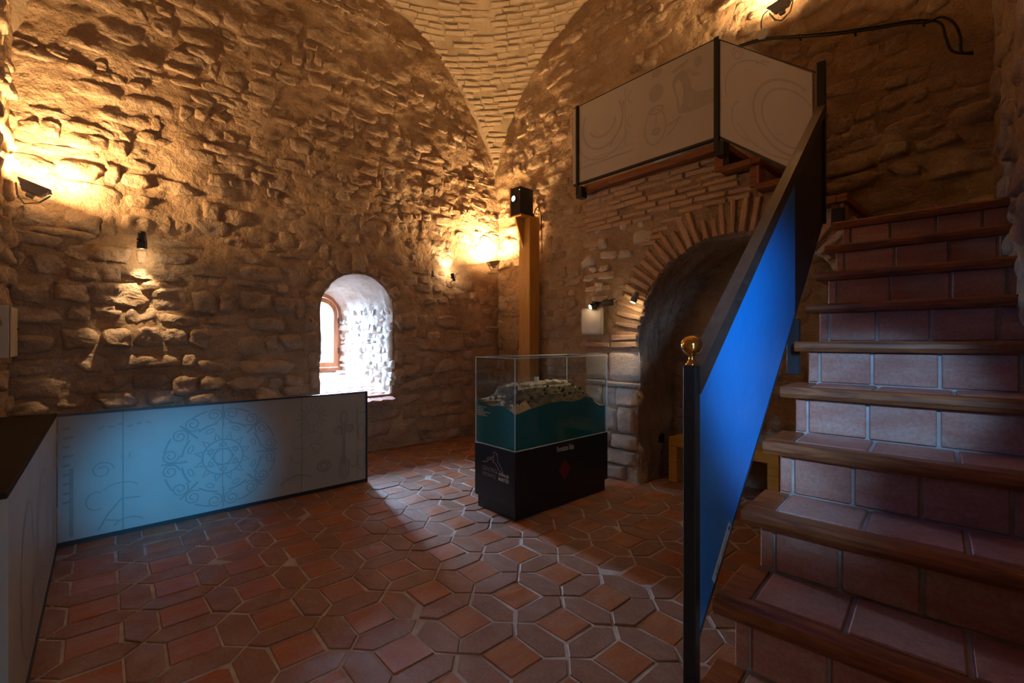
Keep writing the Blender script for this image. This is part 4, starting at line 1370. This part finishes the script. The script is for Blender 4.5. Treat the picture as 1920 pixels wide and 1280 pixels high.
make('lettering', text_geo('VISITANTES', 0.040, lambda u, v: FL(0.098 + u, 0.276 + v), sx=0.80), M['grey_print'], base, recalc=False)
make('lettering', text_geo('CIUDAD DE', 0.026, lambda u, v: FL(0.296 + u, 0.313 + v), sx=0.86, bold=0.0008), M['white_print'], base, recalc=False)
make('lettering', text_geo('MARTOS', 0.036, lambda u, v: FL(0.296 + u, 0.274 + v), sx=0.83, bold=0.001), M['white_print'], base, recalc=False)
make('lettering', text_geo('Fortaleza Baja', 0.062, lambda u, v: FR(0.452 + u, 0.446 + v), sx=0.60, bold=0.0008), M['white_print'], base, recalc=False)
ecx, ecz = 0.548, 0.292
dia = []
for i in range(4):
    for j in range(4):
        a, b = (i - 1.5) * 0.0275, (j - 1.5) * 0.0275
        u, v = ecx + (a - b) * 0.68, ecz + (a + b) * 0.82
        dia.append(([FR(u + 0.0172 * c * (1 if (i + j) % 2 else 0.9), v + 0.021 * s) for c, s in ((1, 0), (0, 1), (-1, 0), (0, -1))], [(0, 1, 2, 3)]))
make('red_diamond', join(*dia), M['red_print'], base, recalc=False)
# legend printed on the end pane
leg = []
for k, (w, sxx) in enumerate(((0.115, 0), (0.075, 0), (0.075, 0), (0.155, 0), (0.10, 0), (0.125, 0))):
    z = 0.812 - 0.0135 * k
    leg.append(strips([([(0.014, z), (0.019, z)], 0.006), ([(0.026, z), (0.026 + w * 0.45, z)], 0.0042), ([(0.030 + w * 0.45, z), (0.026 + w, z)], 0.0042)], lambda u, v, d: (gx0 - 0.0006, gy1 - u, v)))
make('legend', join(*leg), M['white_print'], dc, recalc=False)

# ------------------------------------------------------------------ relief model inside the case
mx0, mx1, my0, my1 = gx0 + 0.012, gx1 - 0.012, gy0 + 0.012, gy1 - 0.012
mod = thing('relief_model', ((mx0 + mx1) / 2, (my0 + my1) / 2, 0.522), 'relief model of a hilltop fortress and village inside the glass case', 'scale model')


def lerp_tab(t, tab):
    for (a, va), (b, vb) in zip(tab, tab[1:]):
        if t <= b:
            k = (t - a) / (b - a); k = k * k * (3 - 2 * k) * 0.6 + k * 0.4
            return va + (vb - va) * k
    return tab[-1][1]


FRONT = [(0, 0.788), (0.18, 0.822), (0.36, 0.846), (0.50, 0.842), (0.60, 0.830), (0.68, 0.838), (0.745, 0.862), (0.80, 0.845), (0.83, 0.842), (0.87, 0.79), (0.93, 0.765), (1, 0.755)]
LEFT = [(0, 0.788), (0.12, 0.812), (0.30, 0.838), (0.45, 0.836), (0.60, 0.826), (0.80, 0.835), (1, 0.862)]
BACKP = [(0, 0.862), (0.3, 0.90), (0.7, 0.90), (1, 0.80)]
RIGHT = [(0, 0.755), (0.5, 0.80), (1, 0.80)]
nx, ny = 84, 40
TZ = np.zeros((nx, ny))
for i in range(nx):
    for j in range(ny):
        s, t = i / (nx - 1), j / (ny - 1)
        edge = lerp_tab(s, FRONT) * (1 - t) + lerp_tab(s, BACKP) * t
        ed2 = lerp_tab(t, LEFT) * (1 - s) + lerp_tab(t, RIGHT) * s
        c = (lerp_tab(0, FRONT) * (1 - s) * (1 - t) + lerp_tab(1, FRONT) * s * (1 - t) + lerp_tab(0, BACKP) * (1 - s) * t + lerp_tab(1, BACKP) * s * t)
        coons = edge + ed2 - c
        inner = min(1.0, min(s, 1 - s) / 0.10) * min(1.0, t / 0.22) * min(1.0, (1 - t) / 0.2)
        mesa = 0.968 if 0.14 < s < 0.78 else 0.905
        sm = 1 / (1 + math.exp(-(s - 0.13) * 40)) * 1 / (1 + math.exp((s - 0.80) * 30)) * 1 / (1 + math.exp(-(t - 0.36) * 22)) * 1 / (1 + math.exp((t - 0.93) * 30))
        lo = max(coons, coons + inner * 0.04)
        z = lo + (max(mesa, lo) - lo) * sm
        vil = math.exp(-((s - 0.03) / 0.09) ** 2 - ((t - 0.72) / 0.28) ** 2) * 0.028
        ter = round((z + 0.004 * float(fbm(s * 20, t * 9, 3, 2))) / 0.022) * 0.022
        z = z + (ter - z) * 0.65 * inner + vil * inner + inner * 0.012 * float(fbm(s * 26, t * 12, 7, 3))
        TZ[i, j] = z
V = [(mx0 + (mx1 - mx0) * i / (nx - 1), my0 + (my1 - my0) * j / (ny - 1), TZ[i, j]) for i in range(nx) for j in range(ny)]
F = [(i * ny + j, (i + 1) * ny + j, (i + 1) * ny + j + 1, i * ny + j + 1) for i in range(nx - 1) for j in range(ny - 1)]
make('terrain', (V, F), M['terrain'], mod, smooth=False, recalc=False)


def skirt(pts):
    n = len(pts)
    V = [(x, y, 0.524) for x, y, z in pts] + list(pts)
    return V, [(i, i + 1, n + i + 1, n + i) for i in range(n - 1)]


eo = 0.0015
rows = [[(x, my0 - eo, z) for x, y, z in (V[i * ny] for i in range(nx))], [(x, my1 + eo, z) for x, y, z in (V[i * ny + ny - 1] for i in range(nx))],
        [(mx0 - eo, y, z) for x, y, z in (V[j] for j in range(ny))], [(mx1 + eo, y, z) for x, y, z in (V[(nx - 1) * ny + j] for j in range(ny))]]
for r in rows:
    make('skirt', skirt(r), M['teal'], mod, recalc=False)
# sandy flat at both corners of the long side
sp = [(i, j) for i in range(nx) for j in range(ny) if (i < 14 and j < 7) or (i > nx - 9 and j < 12)]
ss = set(sp)
SV, SF, ix = [], [], {}
for i, j in sp:
    ix[(i, j)] = len(SV); x, y, z = V[i * ny + j]; SV.append((x, y, z + 0.0015))
for i, j in sp:
    if all(q in ss for q in ((i + 1, j), (i + 1, j + 1), (i, j + 1))):
        SF.append((ix[(i, j)], ix[(i + 1, j)], ix[(i + 1, j + 1)], ix[(i, j + 1)]))
make('sand_flat', (SV, SF), M['sand'], mod, recalc=False)


def tz(s, t):
    return TZ[min(nx - 1, max(0, int(s * (nx - 1)))), min(ny - 1, max(0, int(t * (ny - 1))))]


def house(s, t, w, d, h, roof=True, rot=0.0, nm='model_house'):
    x, y, z = mx0 + (mx1 - mx0) * s, my0 + (my1 - my0) * t, tz(s, t) - 0.004
    ca, sa = math.cos(rot), math.sin(rot)
    P = lambda a, b, c: (x + a * ca - b * sa, y + a * sa + b * ca, z + c)
    V = [P(-w / 2, -d / 2, 0), P(w / 2, -d / 2, 0), P(w / 2, d / 2, 0), P(-w / 2, d / 2, 0), P(-w / 2, -d / 2, h), P(w / 2, -d / 2, h), P(w / 2, d / 2, h), P(-w / 2, d / 2, h)]
    F = [(0, 3, 2, 1), (0, 1, 5, 4), (1, 2, 6, 5), (2, 3, 7, 6), (3, 0, 4, 7)]
    if roof:
        V += [P(-w / 2, 0, h + d * 0.22), P(w / 2, 0, h + d * 0.22)]
        F += [(4, 5, 9, 8), (6, 7, 8, 9), (4, 8, 7), (5, 6, 9)]
    else:
        F += [(4, 5, 6, 7)]
    make(nm, (V, F), M['model_roof'] if roof else M['model_wall'], mod)


rng = random.Random(12)
for k in range(30):
    s = 0.20 + 0.56 * (k / 29) + rng.uniform(-0.012, 0.012)
    t = rng.uniform(0.42, 0.80)
    if 0.58 < s < 0.62: continue
    house(s, t, rng.uniform(0.035, 0.075), rng.uniform(0.022, 0.04), rng.uniform(0.010, 0.018), True, rng.uniform(-0.25, 0.25))
for k in range(16):
    s = rng.uniform(0.015, 0.10); t = 0.20 + 0.75 * k / 15
    house(s, t, rng.uniform(0.016, 0.028), rng.uniform(0.02, 0.04), rng.uniform(0.008, 0.014), k % 2 == 0, rng.uniform(-0.3, 0.3))
house(0.46, 0.62, 0.030, 0.030, 0.062, False, 0.1, 'model_tower')
house(0.20, 0.42, 0.020, 0.020, 0.026, False, 0.1, 'model_tower')
house(0.83, 0.45, 0.028, 0.022, 0.022, False, 0.2, 'model_tower')
for k in range(9):
    s = 0.20 + 0.065 * k
    house(s, 0.385, 0.062, 0.010, 0.016, False, 0.0, 'model_rampart')
for k in range(22):
    s = rng.uniform(0.08, 0.86); t = rng.uniform(0.08, 0.38)
    x, y, z = mx0 + (mx1 - mx0) * s, my0 + (my1 - my0) * t, tz(s, t)
    r = rng.uniform(0.006, 0.012)
    make('model_tree', lathe([(r * 0.2, -0.002), (r * 0.9, r * 0.5), (r, r), (r * 0.7, r * 1.7), (r * 0.1, r * 2.2)], 7, Matrix.Translation((x, y, z))), M['tree'], mod)

# ================================================================== projector on its post
pp = thing('projector_post', (4.22, 4.346, 0), 'square honey-coloured wooden post with shelf standing in the far corner', 'post')
make('post', bevel(box(4.13, 4.31, 4.244, 4.449, 0, 2.945), 0.004), M['oak'], pp)
make('shelf', bevel(box(3.975, 4.31, 4.244, 4.485, 2.945, 2.968), 0.003), M['oak'], pp)
make('gusset', prism([(3.985, 2.945), (4.131, 2.945), (4.131, 2.56)], lambda u, v, d: (u, d, v), 4.36, 4.385), M['oak'], pp)
make('side_board', bevel(box(3.985, 4.25, 4.455, 4.478, 2.968, 3.345), 0.003), M['oak'], pp)
pj = thing('projector', (4.12, 4.365, 2.968), 'dark projector standing on edge on top of the wooden post, lens lit', 'projector')
make('body', bevel(box(4.0, 4.24, 4.288, 4.448, 2.968, 3.335), 0.006, 2), M['plinth'], pj)
lm = frame_matrix((4.0, 4.405, 3.195), (-1, 0, 0))
ln = make('lens', lathe([(0.036, -0.004), (0.036, 0.006), (0.030, 0.009), (0.001, 0.011)], 24, lm), M['glow_blue'], pj)
make('lens_ring', lathe([(0.036, 0.0), (0.044, 0.0), (0.044, 0.012), (0.036, 0.012), (0.036, 0.0)], 24, lm), M['black'], pj)
make('status_light', lathe([(0.005, 0), (0.004, 0.003), (0.0005, 0.004)], 10, frame_matrix((4.0, 4.298, 3.29), (-1, 0, 0))), M['led'], pj)
make('red_label', box(3.9985, 4.0, 4.292, 4.302, 3.165, 3.215), M['red_print'], pj)
make('cable_plug', bevel(box(4.24, 4.275, 4.30, 4.34, 2.985, 3.03), 0.004), M['black'], pj)
make('power_cable', tube(spline([(4.26, 4.30, 3.02), (4.30, 4.27, 3.12), (4.325, 4.24, 3.05), (4.33, 4.225, 2.90), (4.335, 4.22, 2.5)]), 0.006, 6), M['cable'], pj, smooth=True)

# ================================================================== bench, plaque, socket, cabinet
bn = thing('bench', (4.17, 1.75, 0), 'honey-yellow wooden bench standing in the alcove under the arch', 'bench')
bw = 0.085
make('seat', bevel(box(4.03, 4.31, 1.28, 2.235, 0.42 - bw, 0.42), 0.003), M['bench_wood'], bn)
for y0 in (1.28, 2.235 - bw):
    make('leg', bevel(box(4.03, 4.31, y0, y0 + bw, 0, 0.42 - bw - 0.001), 0.003), M['bench_wood'], bn)

pq = make('stone_plaque', bevel(box(3.605, 3.645, 2.70, 2.965, 1.395, 1.665), 0.022, 3), M['plaque'], None)
tag(pq, 'blank pale stone plaque with rounded corners on the pier left of the arch', 'plaque')
sk2 = thing('wall_socket', (4.066, 2.34, 0.345), 'small black socket low on the side of the alcove', 'socket')
make('socket_plate', bevel(box(4.035, 4.095, 2.315, 2.352, 0.345, 0.43), 0.006, 2), M['black'], sk2)
make('socket_hole', lathe([(0.018, 0), (0.018, 0.004), (0.014, 0.004), (0.012, 0.001), (0.001, 0.001)], 12, frame_matrix((4.065, 2.315, 0.39), (0, -1, 0))), M['iron'], sk2)
cb = thing('electrical_cabinet', (-0.47, 4.64, 1.22), 'cream electrical cabinet on the wall at the left edge', 'cabinet')
make('body', bevel(box(-0.52, -0.462, 4.50, 4.80, 1.22, 1.57), 0.004), M['cream_plastic'], cb)
dr = make('door', bevel(box(-0.461, -0.450, 4.505, 4.795, 1.225, 1.565), 0.004), M['cream_plastic'], cb)
make('latch', bevel(box(-0.450, -0.444, 4.77, 4.785, 1.41, 1.425), 0.001), M['iron'], dr)

# ================================================================== lamps
def add_light(kind, name, loc, direction, energy, color, size=0.05, spot=60, blend=0.5, sy=None):
    d = bpy.data.lights.new(name, kind)
    d.energy = energy; d.color = color
    if kind == 'AREA':
        d.shape = 'RECTANGLE'; d.size = size; d.size_y = sy or size
    else:
        d.shadow_soft_size = size
        if kind == 'SPOT':
            d.spot_size = math.radians(spot); d.spot_blend = blend
    o = bpy.data.objects.new(name, d)
    o.location = loc
    o.rotation_euler = Vector(direction).to_track_quat('-Z', 'Y').to_euler()
    COL.objects.link(o)
    return o


def floodlight(loc, aim, xhint, wall_pt, label, energy, mat='lamp_grey'):
    t = thing('floodlight', loc, label, 'lamp', 'halogen floodlights on the stone walls')
    m = frame_matrix(loc, aim, xhint)
    hw, hd = 0.085, 0.050
    top = [(-hw, -hd), (hw, -hd), (hw, hd), (-hw, hd)]
    bot = [(-hw * 0.62, -hd * 0.5), (hw * 0.62, -hd * 0.5), (hw * 0.62, hd * 0.5), (-hw * 0.62, hd * 0.5)]
    V = [(x, y, 0) for x, y in top] + [(x, y, -0.065) for x, y in bot] + [(x * 0.92, y * 0.90, 0) for x, y in top] + [(x * 0.9, y * 0.8, -0.052) for x, y in bot]
    F = [(4, 5, 6, 7), (12, 15, 14, 13)]
    for k in range(4):
        n = (k + 1) % 4
        F += [(k, n, 4 + n, 4 + k), (8 + k, 12 + k, 12 + n, 8 + n), (k, 8 + k, 8 + n, n)]
    make('housing', xf((V, F), m), M[mat], t)
    make('halogen_tube', xf(tube([(-0.055, 0, -0.022), (0.055, 0, -0.022)], 0.007, 10), m), M['glow'], t, smooth=True)
    for sx in (-1, 1):
        make('tube_holder', xf(bevel(box(sx * 0.066 - 0.009, sx * 0.066 + 0.009, -0.014, 0.014, -0.038, -0.008), 0.002), m), M['white_plastic'], t)
    make('bezel', xf(join(box(-hw - 0.006, hw + 0.006, -hd - 0.006, -hd, -0.006, 0.004), box(-hw - 0.006, hw + 0.006, hd, hd + 0.006, -0.006, 0.004),
                          box(-hw - 0.006, -hw, -hd, hd, -0.006, 0.004), box(hw, hw + 0.006, -hd, hd, -0.006, 0.004)), m), M[mat], t)
    make('wire_box', xf(bevel(box(-0.022, 0.022, -0.02, 0.02, -0.098, -0.066), 0.004), m), M[mat], t)
    wp = Vector(wall_pt)
    a1, a2 = m @ Vector((-hw - 0.01, 0, -0.03)), m @ Vector((hw + 0.01, 0, -0.03))
    make('bracket', join(tube([a1, m @ Vector((-hw * 0.7, 0, -0.11)), wp], 0.006, 6), tube([a2, m @ Vector((hw * 0.7, 0, -0.11)), wp], 0.006, 6)), M[mat], t)
    add_light('AREA', 'floodlight_beam', m @ Vector((0, 0, 0.006)), aim, energy, WARM, 0.12, sy=0.07)
    add_light('POINT', 'floodlight_spill', m @ Vector((0, 0, 0.05)), aim, energy * 0.11, WARM, 0.03)
    return t


def spotlight(loc, aim, wall_pt, label, energy, cone=70, r=0.026, length=0.105, mat='lamp_black', color=WARMW):
    """loc is the centre of the front opening"""
    t = thing('spotlight', loc, label, 'lamp', 'small spotlights on the stone walls')
    m = frame_matrix(loc, aim, (0.3, 0.2, 1))
    make('housing', lathe([(0.001, -length), (r * 0.55, -length + 0.002), (r * 0.80, -length * 0.86), (r * 0.84, -length * 0.45), (r, -length * 0.38), (r, 0.0), (r * 0.9, 0.001), (r * 0.84, -0.012), (0.001, -0.016)], 20, m), M[mat], t, smooth=False)
    make('bulb', lathe([(r * 0.78, -0.012), (r * 0.72, -0.004), (r * 0.4, 0.0), (0.0006, 0.001)], 18, m), M['glow_small'], t, smooth=True)
    wp = Vector(wall_pt)
    mid = m @ Vector((r + 0.012, 0, -length * 0.5))
    make('yoke', join(tube([m @ Vector((r * 0.8, 0, -length * 0.5)), mid, mid.lerp(wp, 0.5), wp], 0.0055, 6), tube([m @ Vector((-r - 0.012, 0, -length * 0.5)), m @ Vector((-r * 0.8, 0, -length * 0.5))], 0.009, 8)), M[mat], t)
    add_light('SPOT', 'spotlight_beam', m @ Vector((0, 0, 0.012)), aim, energy, color, 0.018, cone, 0.6)
    add_light('POINT', 'spotlight_spill', m @ Vector((0, 0, 0.04)), aim, energy * (0.12 if energy < 30 else 0.035), color, 0.02)
    return t


floodlight((-0.37, 4.90, 2.49), (0.35, 0.05, 1), (1, 0.0, 0), (-0.45, 5.16, 2.40), 'halogen floodlight shining up the window wall at the far left corner', 46)
floodlight((4.14, 5.00, 2.47), (-0.20, 0.02, 1), (1, -0.2, 0), (4.24, 5.17, 2.38), 'halogen floodlight glaring in the corner behind the wooden post', 66)
floodlight((4.25, 1.338, 4.19), (-0.25, 0.10, 1), (0, 1, 0.25), (4.36, 1.36, 4.10), 'halogen floodlight high on the back wall above the cable', 36)
spotlight((3.50, 5.09, 2.24), (-0.18, 0.30, 1), (3.53, 5.18, 2.13), 'small spotlight shining up the wall left of the corner floodlight', 22, 80)
spotlight((0.255, 5.05, 2.13), (0.0, 0.13, -1), (0.25, 5.16, 2.29), 'small black spotlight shining down the window wall', 34, 62, r=0.036, length=0.15)
spa = spotlight((3.55, 2.80, 1.665), (-0.80, 0.30, -0.34), (3.66, 2.62, 1.70), 'small spotlight on a side arm above the stone plaque', 3.5, 90, r=0.030, mat='lamp_black')
make('adapter', join(bevel(box(3.60, 3.665, 2.60, 2.70, 1.675, 1.73), 0.012, 2), tube([(3.62, 2.56, 1.735), (3.62, 2.80, 1.70)], 0.006, 6)), M['lamp_black'], spa)
spotlight((3.575, 2.335, 1.685), (-0.30, 0.25, -0.85), (3.67, 2.36, 1.74), 'small spotlight on the brick edge of the arch', 9.0, 90, r=0.030, mat='lamp_grey')
# ================================================================== cables on the back wall
k_ = 4.315 / 4.38


def WB(b, z, x=4.315):
    return (x, b * k_, H + (z - H) * k_)


main = [(1.74, 4.07), (1.521, 4.033), (1.229, 3.916), (0.966, 3.81), (0.729, 3.731), (0.543, 3.675), (0.43, 3.625)]
cbl = thing('cable', WB(0.9, 3.7), 'thick black cable run across the back wall ending in a loop near the right wall', 'cable')
make('cable_strand', tube(spline([WB(b, z) for b, z in main] + [WB(0.358, 3.559), WB(0.335, 3.45), WB(0.30, 3.34), WB(0.20, 3.275)]), 0.008, 8), M['cable'], cbl, smooth=True)
make('cable_strand', tube(spline([WB(b, z - 0.022, 4.305) for b, z in main] + [WB(0.36, 3.605, 4.305), WB(0.295, 3.53, 4.305), WB(0.262, 3.42, 4.305), WB(0.255, 3.31, 4.305), WB(0.20, 3.285, 4.305)]), 0.008, 8), M['cable'], cbl, smooth=True)
for b, z in ((1.229, 3.905), (0.85, 3.755), (0.45, 3.62)):
    p = WB(b, z, 4.31)
    make('cable_clip', bevel(box(p[0] - 0.016, p[0] + 0.03, p[1] - 0.006, p[1] + 0.006, p[2] - 0.026, p[2] + 0.016), 0.003), M['cable'], cbl)
jb = make('junction_disc', lathe([(0.050, 0), (0.050, 0.018), (0.044, 0.024), (0.001, 0.025)], 24, frame_matrix(WB(1.515, 4.068, 4.325), (-1, 0, 0))), M['white_plastic'], None)
tag(jb, 'round white junction box on the back wall just above the cable', 'junction box')
tc = make('lamp_cable', tube(spline([WB(1.53, 4.09, 4.32), WB(1.535, 4.19, 4.32), WB(1.515, 4.245, 4.32), WB(1.475, 4.265, 4.32)]), 0.005, 6), M['cable'], None, smooth=True)
tag(tc, 'thin black wire from the junction box up to the floodlight', 'cable')
